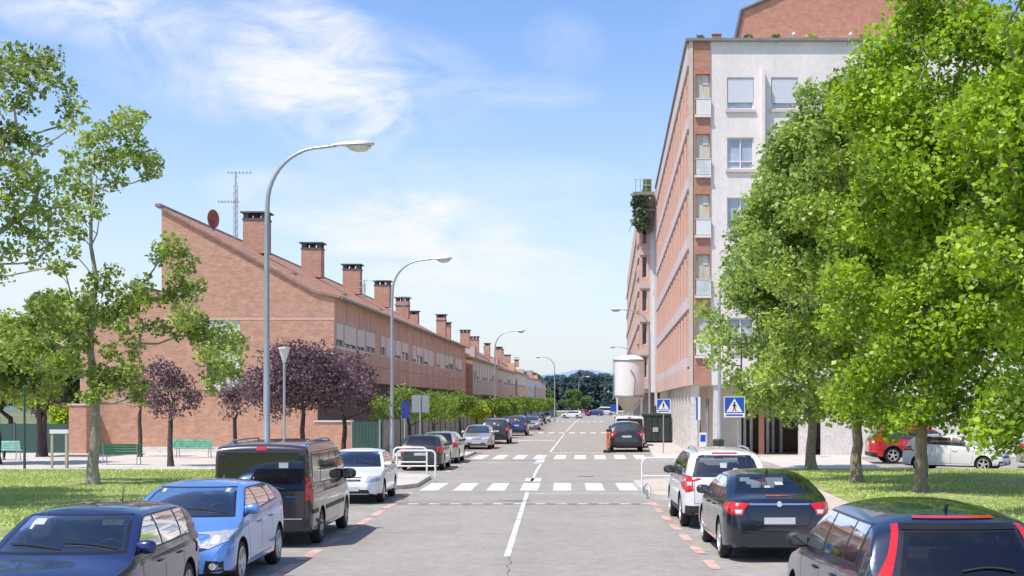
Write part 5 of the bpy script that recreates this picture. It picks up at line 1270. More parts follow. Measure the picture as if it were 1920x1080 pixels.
    def details(s):
        sp = s.sp; P = s.root; hw = s.hw; L = sp['L']
        for sx in (1, -1):
            if 'tail' in sp:
                mb = MB(); s.patch(mb, [(sx*a, b) for a, b in sp['tail']], 'rear', 1, .012, .05)
                t = mb.build('tail_light', M['tail'], P, smooth=True)
                if 'tail_side' in sp: s.dec('side_lens', M['tail'], [sp['tail_side']], 'side', sx, .010, t, .05)
                if 'tail_w' in sp: s.dec('reversing_lens', M['tail_w'], [[(sx*a, b) for a, b in sp['tail_w']]], 'rear', off=.015, parent=t, step=.05)
            if 'head' in sp:
                mb = MB(); s.patch(mb, [(sx*a, b) for a, b in sp['head']], 'front', 1, .010, .05)
                h = mb.build('headlight', M['head'], P, smooth=True)
                if 'head_side' in sp: s.dec('side_lens', M['head'], [sp['head_side']], 'side', sx, .008, h, .05)
                if 'lamp' in sp:
                    x, z = sp['lamp']; c = [(sx*x+.06*cos(a), z+.06*sin(a)) for a in [2*pi*k/14 for k in range(14)]]; s.dec('reflector', M['tail_w'], [c], 'front', off=.014, parent=h, step=.05)
            if 'fog' in sp:
                x, z = sp['fog']; s.dec('fog_surround', M['trim'], [[(sx*(x-.13),z-.09),(sx*(x+.13),z-.07),(sx*(x+.13),z+.07),(sx*(x-.1),z+.08)]], 'front', off=.006)
                c = [(sx*x+.05*cos(a), z+.05*sin(a)) for a in [2*pi*k/14 for k in range(14)]]; s.dec('fog_light', M['head'], [c], 'front', off=.012, step=.05)
            # mirror
            ym = sp.get('my', sp['sg'][1]-.12); zm = s.zb0(ym)+.09; xs = s.side_x(ym, zm); mb = MB(); n = 12; st = [(-.02,.035,.045),(.04,.06,.075),(.12,.065,.082),(.19,.05,.065),(.215,.02,.03)]; k0 = sp.get('mscale', 1)
            vs = []; fs = []
            for dx, ry, rz in st:
                for k in range(n): a = 2*pi*k/n; vs.append((sx*(xs+dx*k0), ym+cos(a)*ry*k0, zm+sin(a)*rz*k0))
            for i in range(len(st)-1):
                for k in range(n): fs.append((i*n+k,i*n+(k+1)%n,(i+1)*n+(k+1)%n,(i+1)*n+k))
            fs += [tuple(range(n))[::-1], tuple((len(st)-1)*n+k for k in range(n))]; mb.add(vs, fs); mi = mb.build('door_mirror', PAINT[sp['paint']] if not sp.get('mblack') else M['black_p'], P, smooth=True, angle=60)
            mb = MB(); mb.add([(sx*(xs+.03*k0+a*.15*k0), ym-.066*k0, zm+b*.05*k0) for a, b in ((0,-1),(.9,-.9),(1,.6),(.8,1),(0,1))], [(0,1,2,3,4)]); mb.build('mirror_glass', M['glass_c'], mi)
            for (y, z) in sp.get('handles', []):
                p, n = s.hit('side', y, z, sx)
                mb = MB(); mb.tube([p+n*.005+Vector((0,-.10,0)), p+n*.028+Vector((0,-.07,0)), p+n*.03+Vector((0,.06,0)), p+n*.005+Vector((0,.10,0))], .013, 6); mb.build('door_handle', PAINT[sp['paint']], P, smooth=True)
            for poly in sp.get('cladding', []): s.dec('sill_trim', M['black_p'], [poly], 'side', sx, .008)
            if sp.get('rails'):
                y0, y1 = sp['rails']; pts = []
                for k in range(12): y = lerp(y0,y1,k/11); p, n = s.hit('top', sx*(sp['wr']-.09), y); pts.append(p+Vector((0,0,.05 if 0<k<11 else .0)))
                mb = MB(); mb.tube(pts, .02, 6); mb.build('roof_rail', M[sp.get('railm','galv')], P, smooth=True)
            if sp.get('wheel_arch'):
                for y in sp['wy']:
                    mb = MB(); ra = sp['r']+.04; pts = []
                    for k in range(15):
                        a = radians(-8)+radians(196)*k/14; yy, zz = y+ra*cos(a), sp['r']+.015+ra*sin(a)
                        h, n = s.hit('side', yy+.02*cos(a), max(.22,zz+.02*sin(a)), sx)
                        if h: pts.append(h+n*.004)
                    mb.tube(pts, .03, 6); mb.build('arch_trim', M['black_p'], P, smooth=True)
        for nm, m, d, polys, off in sp.get('decals', []): s.dec(nm, M[m] if m in M else PAINT[m], polys, d, off=off)
        def pl(d, x, z, w=.52, h=.11):
            p, n = s.hit(d, x, z); sg = -1 if d == 'rear' else 1; y = p.y+sg*.012
            mb = MB(); mb.box(x-w/2,x+w/2,min(y,y+sg*.012),max(y,y+sg*.012),z-h/2,z+h/2); mb.build('number_plate', M['plate'], P)
        if 'rplate' in sp: pl('rear', 0, sp['rplate'])
        if 'fplate' in sp: pl('front', 0, sp['fplate'])
        if sp.get('fwiper'):
            zb, z1, xb, xt = sp['ws']; mb = MB()
            for x0, x1, za in ((-.62,-.02,.12),(.0,.6,.10)):
                pts = [(lerp(x0,x1,k/8), zb+.02+za*sin(pi*.5*k/8)*.5) for k in range(9)]; q = []
                for a, b in pts: p, n = s.hit('front', a, b); q.append(p+n*.018)
                mb.tube(q, .009, 5)
            mb.build('wiper', M['black_p'], P)
        if sp.get('rwiper'):
            zb, z1, xb, xt = sp['rw']; mb = MB(); q = []
            for k in range(8): p, n = s.hit('rear', lerp(-.05,.42,k/7), zb+.025+.03*sin(pi*k/7)); q.append(p+n*.02)
            mb.tube(q, .010, 5); mb.build('wiper', M['black_p'], P)
        if 'ant' in sp:
            p, n = s.hit('top', 0, sp['ant']); mb = MB(); mb.tube([p, p+Vector((0,-.03,.05)), p+Vector((0,-.10,.07 if sp.get('fin') else .18))], [.022,.012,.005], 6); mb.build('antenna', M['black_p'], P)
        for m, fx, fz, w, h, dd in sp.get('stickers', []):
            s.dec('sticker', M[m], [[(fx-w/2,fz-h/2),(fx+w/2,fz-h/2),(fx+w/2,fz+h/2),(fx-w/2,fz+h/2)]], dd, off=.007)
        # interior hints behind the glass line: steering wheel and seats are dark shapes on the shelf
def mir(p): return [(-a, b) for a, b in p]
def specs():
    S = {}
    S['golf'] = dict(hi=True,L=4.15,W=1.735,H=1.44,wr=.60,belt=(.97,.90),r=.315,wy=(-1.21,1.30),rim=.66,spokes=7,cap=False,
      prof=[(-2.075,.55),(-2.06,.78),(-2.0,.95),(-1.80,1.16),(-1.58,1.36),(-1.25,1.42),(-.5,1.44),(.05,1.425),(.32,1.37),(1.02,.985),(1.18,.935),(1.75,.83),(1.97,.74),(2.05,.62),(2.075,.5)],
      sg=(-1.40,.86),pillars=[-.98,-.12],ws=(.985,1.335,.70,.56),rw=(1.0,1.33,.60,.50),paint='navy',
      head=[(.44,.60),(.78,.62),(.80,.76),(.46,.76)],lamp=(.62,.68),tail=[(.62,.72),(.85,.72),(.83,.94),(.64,.94)],fplate=.42,rplate=.66,fog=(.6,.38),
      seams=[[(.72,.32),(.78,.88)],[(-.12,.30),(-.12,.93)],[(-.95,.55),(-.98,.95)],[(-.75,.32),(.70,.30)]],fseams=[[(.72,.92),(.62,.80),(.45,.775),(0,.775)]],handles=[(-.78,.80),(.06,.79)],
      decals=[('grille','trim','front',[[(-.42,.62),(.42,.62),(.42,.74),(-.42,.74)]],.006),('bumper_trim','trim','front',[[(-.5,.34),(.5,.34),(.46,.44),(-.46,.44)]],.006)],fwiper=True,ant=-1.2,stickers=[('paper',.42,1.28,.13,.06,'front'),('paper',.48,1.25,.035,.09,'front')])
    S['megane'] = dict(hi=True,L=4.30,W=1.81,H=1.47,wr=.58,belt=(1.12,.90),r=.325,wy=(-1.37,1.30),rim=.72,spokes=5,twin=True,
      prof=[(-2.15,.55),(-2.13,.80),(-2.05,1.02),(-1.78,1.26),(-1.55,1.37),(-1.1,1.44),(-.4,1.47),(.1,1.45),(.40,1.38),(1.22,.99),(1.4,.93),(1.85,.82),(2.06,.70),(2.13,.58),(2.15,.45)],
      sg=(-1.30,1.02),pillars=[-.85,.0],ws=(1.0,1.36,.72,.55),rw=(1.08,1.34,.56,.48),paint='sky',my=.72,
      head=[(.42,.62),(.60,.60),(.82,.70),(.86,.84),(.74,.80),(.55,.72)],head_side=[(1.60,.83),(1.95,.70),(1.9,.80)],lamp=(.66,.71),tail=[(.60,.82),(.86,.80),(.84,1.0),(.66,.95)],fplate=.40,rplate=.6,fog=(.66,.36),
      seams=[[(.80,.34),(.90,.86)],[(.0,.32),(.02,.94)],[(-.82,.60),(-.70,.98)],[(-.75,.34),(.78,.32)]],fseams=[[(.74,.95),(.60,.78),(.38,.70),(0,.68)]],handles=[(-.68,.86),(.16,.84)],
      decals=[('grille','trim','front',[[(-.40,.54),(.40,.54),(.58,.60),(.40,.64),(-.40,.64),(-.58,.60)]],.006),('bumper_grille','trim','front',[[(-.46,.28),(.46,.28),(.42,.42),(-.42,.42)]],.006),('emblem','chrome','front',[[(0,.62),(.05,.68),(0,.74),(-.05,.68)]],.012)],fwiper=True,ant=-1.3,fin=True,stickers=[('paper',.48,1.33,.06,.045,'front'),('paper',-.48,1.33,.06,.05,'front')])
    S['van'] = dict(L=4.78,W=1.90,H=1.95,wr=.80,belt=(1.16,1.08),r=.33,wy=(-1.38,1.72),rim=.62,cap=True,rimm='alloy_d',cat='van',crown=.06,rc=.22,pinch=.10,clear=.24,gtop=.22,
      prof=[(-2.39,1.78),(-2.37,1.86),(-2.30,1.90),(-2.1,1.925),(-1.0,1.95),(.6,1.95),(.95,1.91),(1.15,1.80),(1.85,1.18),(2.05,1.06),(2.28,.92),(2.36,.75),(2.39,.5)],
      sg=(-2.15,1.50),pillars=[-1.35,-.25,.55],ws=(1.20,1.76,.76,.64),rw=(1.06,1.74,.80,.74),paint='van',glass='glass_d',mblack=True,mscale=1.4,my=1.35,
      tail=[(.80,.86),(.90,.86),(.90,1.32),(.80,1.32)],tail_side=[(-2.36,.86),(-2.29,.86),(-2.29,1.32),(-2.36,1.32)],head=[(.55,.75),(.85,.8),(.85,1.0),(.6,.9)],fplate=.5,
      seams=[[(-2.05,.5),(-2.05,1.72)],[(-1.0,.85),(-.98,1.72)],[(-.97,.36),(.52,.36)],[(.55,.34),(.55,1.72)],[(1.45,.36),(1.55,1.1)],[(-2.1,.98),(.5,.98)]],rseams=[[(.0,.55),(.0,1.05)],[(.78,.52),(.78,1.80),(.0,1.80)],[(.78,.52),(0,.52)],[(.78,.98),(0,.98)]],handles=[(.38,1.0),(.72,1.0)],
      cladding=[[(-1.0,.62),(1.3,.62),(1.3,.70),(-1.0,.70)],[(-2.3,.62),(-1.8,.62),(-1.8,.70),(-2.3,.70)]],wheel_arch=False,rails=(-1.9,.9),
      decals=[('third_brake_light','tail','rear',[[(-.10,1.79),(.10,1.79),(.09,1.855),(-.09,1.855)]],.02),('bumper','black_p','rear',[[(-.93,.28),(.93,.28),(.93,.52),(-.93,.52)]],.014),('step_strip','alloy','rear',[[(.20,.525),(.74,.525),(.74,.545),(.20,.545)]],.02),('badge','chrome','rear',[[(.44,.92),(.66,.92),(.66,.955),(.44,.955)]],.008)],
      stickers=[('paper',.40,1.52,.17,.10,'rear')],rwiper=True)
    S['white_sedan'] = dict(hi=True,L=4.15,W=1.70,H=1.42,wr=.58,belt=(.94,.88),r=.30,wy=(-1.22,1.28),rim=.62,cap=True,
      prof=[(-2.07,.55),(-2.05,.82),(-1.95,.93),(-1.65,1.02),(-1.05,1.34),(-.7,1.40),(-.3,1.42),(.05,1.40),(.30,1.34),(1.0,.96),(1.2,.91),(1.8,.80),(2.0,.70),(2.05,.6),(2.07,.48)],
      sg=(-1.35,.82),pillars=[-.95,-.12],ws=(.96,1.31,.68,.54),rw=(1.02,1.30,.58,.50),paint='white',
      head=[(.42,.58),(.76,.60),(.79,.74),(.46,.73)],head_side=[(1.80,.62),(1.96,.62),(1.96,.72),(1.80,.74)],tail=[(.5,.7),(.82,.7),(.82,.86),(.5,.86)],fplate=.40,
      seams=[[(.70,.32),(.76,.86)],[(-.12,.30),(-.12,.9)],[(-.85,.55),(-.9,.92)],[(-.8,.32),(.7,.30)]],handles=[(-.7,.78),(.08,.77)],
      decals=[('grille','trim','front',[[(-.30,.60),(.30,.60),(.32,.71),(-.32,.71)]],.006),('bumper_grille','trim','front',[[(-.55,.28),(.55,.28),(.5,.38),(-.5,.38)]],.006)],fwiper=True,mblack=False,ant=-.5,stickers=[])
    S['suv'] = dict(hi=True,L=4.64,W=1.85,H=1.70,wr=.66,belt=(1.10,1.02),r=.36,wy=(-1.37,1.35),rim=.66,spokes=5,crown=.08,clear=.26,
      prof=[(-2.32,.62),(-2.30,.95),(-2.24,1.12),(-2.05,1.42),(-1.88,1.60),(-1.5,1.67),(-.6,1.70),(.1,1.68),(.42,1.60),(1.15,1.16),(1.35,1.09),(1.95,.98),(2.2,.85),(2.30,.7),(2.32,.5)],
      sg=(-1.85,.95),pillars=[-1.05,-.12],ws=(1.17,1.57,.74,.60),rw=(1.12,1.54,.70,.57),paint='white',wheel_arch=False,rails=(-1.6,.2),glass='glass_c',rglass='glass_c',mblack=True,mscale=1.15,
      tail=[(.70,.82),(.84,.78),(.90,.86),(.90,1.06),(.84,1.14),(.73,1.12)],tail_side=[(-2.26,.80),(-2.12,.86),(-2.10,1.04),(-2.24,1.12)],tail_w=[(.74,.92),(.82,.92),(.82,1.0),(.74,1.0)],head=[(.5,.8),(.84,.84),(.86,.98),(.55,.94)],rplate=.86,
      seams=[[(.85,.40),(.90,1.0)],[(-.12,.40),(-.12,1.05)],[(-1.0,.7),(-.95,1.05)],[(-.8,.42),(.85,.42)]],rseams=[[(.68,.55),(.68,1.08)],[(.68,.55),(0,.55)]],handles=[(-.8,.93),(.1,.92)],
      cladding=[[(-.98,.30),(.95,.30),(.95,.42),(-.98,.42)]],decals=[('bumper','black_p','rear',[[(-.86,.32),(.86,.32),(.86,.50),(-.86,.50)]],.01),('third_brake_light','tail','rear',[[(-.28,1.575),(.28,1.575),(.26,1.60),(-.26,1.60)]],.01)],rwiper=True,stickers=[('paper',-.05,1.34,.14,.10,'rear'),('paper',.20,1.25,.10,.06,'rear')])
    S['insignia'] = dict(hi=True,L=4.83,W=1.86,H=1.48,wr=.58,belt=(1.03,.90),r=.34,wy=(-1.50,1.24),rim=.72,spokes=5,
      prof=[(-2.41,.60),(-2.40,.85),(-2.36,1.04),(-2.20,1.08),(-1.95,1.12),(-1.25,1.38),(-.85,1.45),(-.2,1.48),(.2,1.45),(.55,1.36),(1.25,.99),(1.45,.93),(2.0,.82),(2.3,.68),(2.39,.58),(2.41,.45)],
      sg=(-1.55,1.02),pillars=[-1.1,-.05],ws=(1.0,1.35,.72,.56),rw=(1.145,1.40,.66,.54),paint='black',rglass='glass_c',mscale=1.05,rc=.6,pinch=.24,
      tail=[(.50,.98),(.78,1.0),(.90,.99),(.86,.86),(.80,.80),(.62,.79),(.58,.90)],tail_side=[(-2.22,.99),(-2.0,.98),(-2.05,.90),(-2.22,.84)],tail_w=[(.62,.88),(.74,.88),(.72,.82),(.64,.82)],head=[(.5,.7),(.8,.75),(.82,.86),(.5,.78)],rplate=.70,
      seams=[[(.85,.34),(.95,.86)],[(-.05,.32),(-.03,.95)],[(-.95,.60),(-.85,.98)],[(-.85,.34),(.83,.32)]],rseams=[[(.58,1.02),(.56,.90),(.50,.62),(0,.60)]],handles=[(-.75,.88),(.12,.86)],
      decals=[('chrome_bar','chrome','rear',[[(-.50,.955),(.50,.955),(.50,.985),(-.50,.985)]],.012),('emblem','alloy','rear',[[(.045*cos(a),.968+.045*sin(a)) for a in [2*pi*k/14 for k in range(14)]]],.018),('third_brake_light','tail','rear',[[(-.20,1.085),(.20,1.085),(.18,1.10),(-.18,1.10)]],.01)],ant=-.95,fin=True,stickers=[('paper',.12,1.27,.14,.05,'rear'),('paper',-.10,1.22,.10,.03,'rear')])
    S['xc'] = dict(hi=True,L=4.63,W=1.90,H=1.70,wr=.62,belt=(1.17,1.04),r=.36,wy=(-1.37,1.40),rim=.7,spokes=5,crown=.10,clear=.26,rc=.55,pinch=.2,
      prof=[(-2.31,.60),(-2.30,.90),(-2.24,1.06),(-2.12,1.22),(-1.92,1.50),(-1.82,1.59),(-1.5,1.66),(-.7,1.71),(.0,1.70),(.35,1.63),(1.15,1.17),(1.35,1.10),(1.95,1.0),(2.2,.87),(2.3,.7),(2.31,.5)],
      sg=(-1.62,.98),pillars=[-1.08,-.12],ws=(1.18,1.58,.74,.60),rw=(1.14,1.50,.60,.50),paint='volvo',glass='glass_c',gtop=.17,mblack=True,mscale=1.15,
      tail=[(.53,1.56),(.59,1.55),(.68,1.30),(.80,1.12),(.92,1.02),(.93,.80),(.84,.72),(.72,.74),(.66,.92),(.68,1.10),(.60,1.32)],tail_side=[(-2.20,1.02),(-2.02,1.10),(-2.04,.86),(-2.2,.76)],tail_w=[(.70,.98),(.80,1.05),(.82,.92),(.73,.86)],head=[(.5,.8),(.84,.84),(.86,.98),(.55,.94)],rplate=.80,
      seams=[[(.85,.40),(.92,1.02)],[(-.12,.40),(-.12,1.1)],[(-1.0,.7),(-.95,1.12)],[(-.8,.42),(.85,.42)]],rseams=[[(.64,.60),(.64,1.1)],[(.64,.6),(0,.6)]],handles=[(-.8,.98),(.1,.96)],
      decals=[('bumper','black_p','rear',[[(-.86,.32),(.86,.32),(.86,.50),(-.86,.50)]],.01),('spoiler_lip','trim','rear',[[(-.52,1.515),(.52,1.515),(.52,1.565),(-.52,1.565)]],.010),('third_brake_light','tail','rear',[[(-.38,1.60),(.38,1.60),(.36,1.618),(-.36,1.618)]],.012)],rwiper=True,ant=-1.45,fin=True,stickers=[])
    S['hatch'] = dict(S['golf'], hi=False, paint='silver', stickers=[], belt=(.97,.90), spokes=5, rplate=.66, decals=S['golf']['decals'], rglass='glass_d')
    S['hatch_side'] = dict(S['megane'], L=3.95, W=1.75, paint='white', stickers=[], wy=(-1.22,1.25), prof=[(-1.975,.55),(-1.95,.80),(-1.87,1.02),(-1.65,1.26),(-1.45,1.38),(-1.1,1.45),(-.4,1.47),(.05,1.45),(.32,1.38),(1.10,.99),(1.28,.93),(1.7,.82),(1.9,.70),(1.955,.58),(1.975,.45)], sg=(-1.35,.92), my=.65, r=.305, twin=False,
      head_side=[(1.5,.80),(1.78,.68),(1.75,.78)])
    return S
SP = specs()
def var(base, **k): d = dict(SP[base]); d['hi'] = False; d.update(k); return d
ax = lambda y: -atan2(cl(y+2)-cl(y-2), 4)*-1.0
def ang(y, face):          # face +1 away from the camera, -1 towards it
    a = -atan2(cl(y+3)-cl(y-3), 6); return a if face > 0 else a+pi
def park(kind, sp, x, y, face, label, group='cars parked along the left kerb', name='parked_car', rot=None):
    return Car(kind, sp, (x, y), ang(y, face) if rot is None else rot, label, group, name)
GL, GR = 'cars parked along the left kerb', 'cars parked along the right kerb'
park('golf', SP['golf'], -6.2, 16.55, -1, 'dark blue hatchback at the bottom left corner facing the camera')
park('megane', SP['megane'], -6.32, 21.6, -1, 'light blue hatchback with split-spoke wheels facing the camera')
park('van', SP['van'], -6.47, 27.8, 1, 'dark van with tinted rear door seen from behind', name='parked_van')
park('sedan', SP['white_sedan'], -6.95, 38.6, -1, 'white saloon car in front of the dark van, facing the camera')
park('suv', var('hatch', paint='dark', H=1.44), -7.5, 56.8, 1, 'dark estate car seen from behind through the left white barrier')
park('hatch', var('hatch', paint='beige'), -7.6, 63.2, 1, 'champagne small car just beyond the dark car behind the barrier')
park('hatch', var('white_sedan', paint='silver', glass='glass_c'), -7.75, 82.2, -1, 'silver saloon facing the camera beyond the second crossing')
park('suv', var('suv', paint='dark', rails=(-1.6,.2)), -7.55, 93.2, 1, 'black off-roader with lit side beyond the silver saloon')
park('suv', var('suv', paint='blue2', H=1.62, rails=None), -7.75, 116.5, 1, 'dark blue tall car, third beyond the second crossing')
park('hatch', var('hatch', paint='silver'), -7.9, 141, -1, 'small pale silver car far along the left kerb')
for i, (y, p, f, lab) in enumerate([(150,'blue2',1,'small dark blue car beyond the pale silver one'),(159,'dark',-1,'black car far along the left kerb, before the grey one'),(170,'grey',1,'grey car far along the left kerb'),(184,'dark',1,'last but one dark car of the left row'),(200,'silver',-1,'last pale car of the left row')]):
    park('hatch', var('hatch', paint=p, fwiper=False), cl(y)-4.5, y, f, lab)
# right side
park('xc', SP['xc'], 3.07, 14.35, 1, 'dark blue off-roader at the bottom right with tall red tail lights', GR)
park('insignia', SP['insignia'], 2.74, 25.5, 1, 'black liftback with chrome bar across its tail', GR)
park('suv', SP['suv'], 2.38, 31.5, 1, 'white off-roader seen from behind beside the right white barrier', GR)
park('suv', var('suv', paint='dark', H=1.60, rails=None, stickers=[], decals=SP['suv']['decals'][:1]), .90, 78.0, 1, 'dark car beside the orange site barriers beyond the junction', GR)
park('van', var('van', paint='white', stickers=[], H=1.95), 1.15, 85.2, 1, 'white van parked ahead of the dark car under the silo', GR, 'parked_van')
# side area
x, d = (1688-CX)*61.3/F, 61.3
park('suv', var('suv', paint='red', wheel_arch=True, rails=None, H=1.58, rc=.5), 13.9, 62.2, 1, 'red crossover parked beyond the tree trunks at the right', 'cars in the side lot', rot=radians(-90))
park('hs', SP['hatch_side'], (1795-CX)*54.4/F, 54.6, 1, 'white hatchback parked beside the lawn at the right, behind the trunk', 'cars in the side lot', rot=radians(-118))
park('hs', var('hatch_side', paint='silver'), 18.9, 57.5, 1, 'pale car beyond the white hatchback, mostly hidden by leaves', 'cars in the side lot', rot=radians(-105))
# cars at the far end
park('far', var('hatch', paint='white', fwiper=False), (1074-CX)*250/F, 250, 1, 'white car crossing at the far end of the road', 'cars at the far junction', rot=radians(70))
park('far', var('hatch', paint='red', fwiper=False), (1090-CX)*300/F, 300, 1, 'red car at the far junction', 'cars at the far junction', rot=radians(40))
park('far', var('hatch', paint='blue2', fwiper=False), (1115-CX)*300/F, 300, 1, 'blue car at the far junction right of the red one', 'cars at the far junction', rot=radians(80))
park('far', var('van', paint='white', stickers=[]), (1133-CX)*312/F, 314, 1, 'white van crossing at the far junction', 'cars at the far junction', 'distant_van', rot=radians(90))
t = thing('guard_rail', 'white rail along the far side of the distant junction', 'barrier', (-5,326,0)); b = MB(); b.box(-45,60,326,326.1,.75,1.05)
for xx in range(-45, 61, 4): b.box(xx,xx+.12,326.1,326.2,0,.9)
b.build('rail', M['white_metal'], t, world=True)

# ------------------------------------------------------------------ people
def person(loc, rot, pose, top, legs, label):
    root = thing('person', label, 'person', loc, rot)
    def skin(name, J, E, R, m, rootv=0, sub=2):
        me = bpy.data.meshes.new(name); me.from_pydata(J, E, []); o = bpy.data.objects.new(name, me); COL.objects.link(o)
        sm = o.modifiers.new('s', 'SKIN'); sv = me.skin_vertices[0].data
        for i, r in enumerate(R): sv[i].radius = (r, r) if not isinstance(r, tuple) else r; sv[i].use_root = (i == rootv)
        o.modifiers.new('u', 'SUBSURF').levels = sub; bpy.context.view_layer.update(); dg = bpy.context.evaluated_depsgraph_get()
        nm = bpy.data.meshes.new_from_object(o.evaluated_get(dg)); bpy.data.objects.remove(o); nm.name = name; nm.materials.clear(); nm.materials.append(m); nm.shade_smooth()
        o = bpy.data.objects.new(name, nm); COL.objects.link(o); o.parent = root; return o
    if pose == 'stand':
        hz = .93; knee = lambda s: (s*.11,.03,.50); ank = lambda s: (s*.12,-.02,.08); toe = lambda s: (s*.13,.16,.04); hip = lambda s: (s*.09,0,.88)
    else:
        hz = .52; knee = lambda s: (s*.13,.46,.50); ank = lambda s: (s*.13,.44,.09); toe = lambda s: (s*.13,.62,.04); hip = lambda s: (s*.09,.03,.50)
    J = [(0,0,hz),(0,-.01,hz+.22),(0,-.02,hz+.42),(0,0,hz+.52),(0,.02,hz+.66),(0,.03,hz+.76)]; E = [(0,1),(1,2),(2,3),(3,4),(4,5)]; R = [(.15,.11),(.13,.10),(.16,.11),.055,.085,.07]
    for sx in (-1, 1):
        i = len(J); J += [(sx*.17,0,hz+.44),(sx*.22,.03,hz+.17),(sx*.20,.20,hz+.02),(sx*.19,.27,hz-.0)]; E += [(2,i),(i,i+1),(i+1,i+2),(i+2,i+3)]; R += [.055,.043,.03,(.035,.018)]
        h = i+3
        for k in range(5):
            q = len(J); J += [(sx*.19+(k-2)*.016*1.0, .31, hz-.01),(sx*.19+(k-2)*.017, .335+.01*(k in (1,2,3)), hz-.03)]; E += [(h,q),(q,q+1)]; R += [.009,.008]
        i = len(J); J += [hip(sx), knee(sx), ank(sx), toe(sx)]; E += [(0,i),(i,i+1),(i+1,i+2),(i+2,i+3)]; R += [.085,.058,.04,.035]
    skin('body', J, E, R, M['skin'])
    J = [(0,0,hz-.02),(0,-.01,hz+.22),(0,-.02,hz+.43)]; E = [(0,1),(1,2)]; R = [(.165,.125),(.145,.115),(.175,.125)]
    for sx in (-1, 1): i = len(J); J += [(sx*.18,0,hz+.45),(sx*.22,.025,hz+.22)]; E += [(2,i),(i,i+1)]; R += [.066,.056]
    skin('shirt', J, E, R, top)
    J = [(0,0,hz-.03)]; E = []; R = [(.16,.12)]
    for sx in (-1, 1): i = len(J); a = ank(sx); J += [hip(sx), knee(sx), (a[0],a[1],a[2]+.04)]; E += [(0,i),(i,i+1),(i+1,i+2)]; R += [.10,.072,.055]
    skin('trousers', J, E, R, legs)
    b = MB(); b.lathe([(.0,.12),(.05,.115),(.088,.07),(.096,.01),(.085,-.04)], 16, (0,.0,hz+.72)); b.build('hair', M['cloth_d'], root, smooth=True)
    b = MB()
    for sx in (-1,1): b.lathe([(.0,-.004),(.011,0),(.0,.004)], 8, (sx*.03,.105,hz+.70), 'y')
    b.build('eyes', M['sign_black'], root); b = MB(); b.lathe([(.004,.02),(.014,0),(.0,-.004)], 8, (0,.105,hz+.655), 'z'); b.tube([(-.022,.098,hz+.62),(0,.104,hz+.618),(.022,.098,hz+.62)], .005, 5); b.build('nose_and_mouth', M['skin'], root, smooth=True)
    return root
x, d = G(4, 868)
person((x-.35, d-.05+.32, .06), 0, 'sit', M['cloth_r'], M['cloth_d'], 'person in a red top sitting on the pale aqua bench, cut by the left edge')
person((14.05, 64.3, .0), radians(200), 'stand', M['cloth_b'], M['cloth_d'], 'person in a blue top standing behind the red crossover')

# ------------------------------------------------------------------ camera, light, sky
cam = bpy.data.cameras.new('camera'); co = bpy.data.objects.new('camera', cam); COL.objects.link(co); scene.camera = co
co.location = (0,0,H); co.rotation_euler = (radians(90),0,0)
cam.sensor_width = 36; cam.lens = F/1920*36; cam.shift_x = -(CX-960)/1920; cam.shift_y = (HY-540)/1920; cam.clip_start = .1; cam.clip_end = 9000
SUN = Vector((-.36,-.31,.88)).normalized(); el = math.asin(SUN.z); az = atan2(SUN.x, SUN.y)
sl = bpy.data.lights.new('sun', 'SUN'); sl.energy = 5.0; sl.angle = radians(.55); sl.color = (1,.935,.84)
so = bpy.data.objects.new('sun', sl); COL.objects.link(so); so.rotation_euler = (-SUN).to_track_quat('-Z','Y').to_euler()
w = bpy.data.worlds.new('World'); scene.world = w; w.use_nodes = True; nt = w.node_tree; N, Lk = nt.nodes, nt.links
bg = N['Background']; bg.inputs[1].default_value = .15
sky = N.new('ShaderNodeTexSky'); sky.sky_type = 'NISHITA'; sky.sun_disc = False; sky.sun_elevation = el; sky.sun_rotation = az; sky.air_density = 1.0; sky.dust_density = 1.2; sky.ozone_density = 2.2; sky.altitude = 400
tc = N.new('ShaderNodeTexCoord'); sp = N.new('ShaderNodeSeparateXYZ'); Lk.new(tc.outputs['Generated'], sp.inputs[0])
def mth(op, a, b=None, c=None, clamp=False):
    n = N.new('ShaderNodeMath'); n.operation = op; n.use_clamp = clamp
    for i, v in enumerate((a, b, c)):
        if v is None: continue
        if isinstance(v, (int, float)): n.inputs[i].default_value = v
        else: Lk.new(v, n.inputs[i])
    return n.outputs[0]
A = mth('ARCTAN2', sp.outputs[0], sp.outputs[1]); E_ = mth('ARCSINE', sp.outputs[2])
cv = N.new('ShaderNodeCombineXYZ'); Lk.new(A, cv.inputs[0]); Lk.new(E_, cv.inputs[1])
def noise(scale, sx, sy, rot, detail=7, rough=.6, dist=.6):
    mp = N.new('ShaderNodeMapping'); mp.inputs['Scale'].default_value = (sx,sy,1); mp.inputs['Rotation'].default_value = (0,0,radians(rot)); Lk.new(cv.outputs[0], mp.inputs[0])
    n = N.new('ShaderNodeTexNoise'); n.inputs['Scale'].default_value = scale; n.inputs['Detail'].default_value = detail; n.inputs['Roughness'].default_value = rough; n.inputs['Distortion'].default_value = dist; Lk.new(mp.outputs[0], n.inputs[0]); return n.outputs[0]
n1 = noise(11, 1, 2.0, 24, 9, .62, .7); n2 = noise(4, 1, 2.2, -18, 5, .55, .4)
blobs = [(590,150,130,100,1.3),(720,150,170,70,.6),(330,165,130,55,.55),(85,30,140,60,.95),(380,95,70,30,.4),(790,450,150,60,1.5),(990,510,120,32,1.5),(540,390,120,40,.7),(640,210,110,50,.5),(1010,175,90,25,.4),(60,545,90,30,.9),(860,340,260,40,.35),(760,560,120,40,.5),(900,440,260,50,.3),(480,60,200,30,.3),(240,60,160,40,.4),(1060,80,60,40,.3)]
acc = None
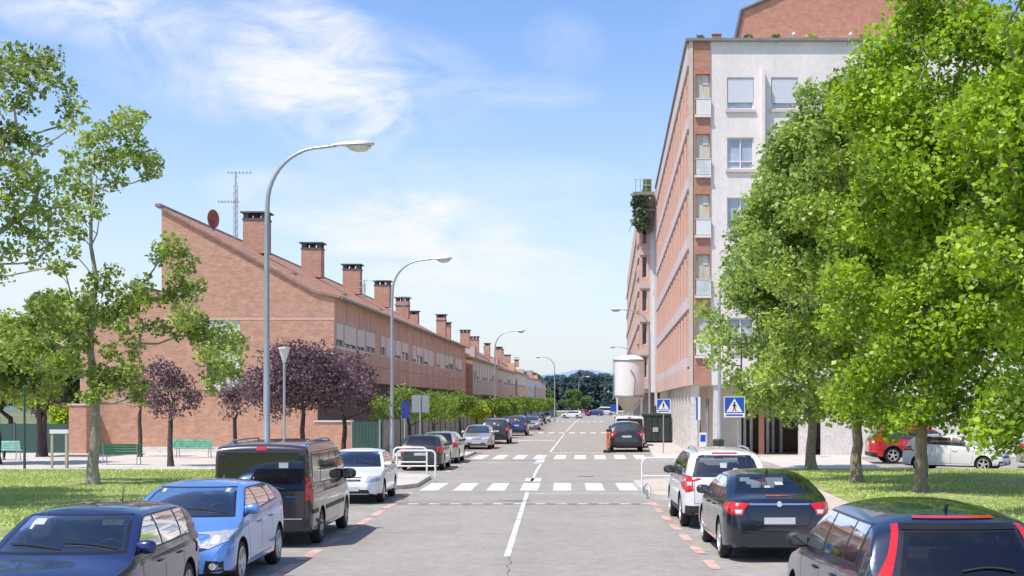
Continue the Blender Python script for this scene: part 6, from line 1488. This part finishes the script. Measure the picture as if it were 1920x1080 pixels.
for x, y, rx, ry, wt in blobs:
    a0 = math.atan((x-CX)/F); e0 = math.atan((HY-y)/F)
    u = mth('DIVIDE', mth('SUBTRACT', A, a0), rx/F*1.45); v = mth('DIVIDE', mth('SUBTRACT', E_, e0), ry/F*1.6)
    v = mth('ADD', v, mth('MULTIPLY', u, .35 if x < 760 else 0.05))
    r2 = mth('ADD', mth('MULTIPLY', u, u), mth('MULTIPLY', v, v)); k = mth('MULTIPLY', mth('SUBTRACT', 1.0, r2, clamp=True), wt)
    acc = k if acc is None else mth('ADD', acc, k)
# elsewhere in the sky: scattered wisps
ns = mth('MULTIPLY', mth('SUBTRACT', n2, .5, clamp=True), 1.0)
m = mth('MULTIPLY', mth("MINIMUM", acc, 1.15), mth('MULTIPLY', mth('SUBTRACT', n1, .33, clamp=True), 3.1), clamp=True)
m = mth('ADD', m, mth('MULTIPLY', ns, mth('ADD', .3, mth('MULTIPLY', n1, .8))), clamp=True)
hz = mth('SUBTRACT', 1.0, mth('MULTIPLY', E_, 3.3), clamp=True)           # pale haze low down
mx = N.new('ShaderNodeMixRGB'); Lk.new(m, mx.inputs[0])
hs = N.new('ShaderNodeHueSaturation'); hs.inputs['Saturation'].default_value = 1.22; hs.inputs['Value'].default_value = 1.5; tn = N.new('ShaderNodeVectorMath'); tn.operation = 'MULTIPLY'; tn.inputs[1].default_value = (1.04,.95,.97); Lk.new(sky.outputs[0], tn.inputs[0]); Lk.new(tn.outputs[0], hs.inputs['Color']); Lk.new(hs.outputs[0], mx.inputs[1])
mx.inputs[2].default_value = (6.3,6.5,6.8,1)
hm = N.new('ShaderNodeMixRGB'); Lk.new(mth('MULTIPLY', mth('POWER', hz, 1.9), .88), hm.inputs[0]); Lk.new(hs.outputs[0], hm.inputs[1]); hm.inputs[2].default_value = (4.9,5.4,5.95,1); Lk.new(hm.outputs[0], mx.inputs[1])
Lk.new(mx.outputs[0], bg.inputs[0])
scene.view_settings.view_transform = 'Standard'; scene.view_settings.look = 'None'; scene.view_settings.exposure = 0; scene.render.engine = 'CYCLES'
scene.cycles.max_bounces = 6; scene.cycles.transparent_max_bounces = 4
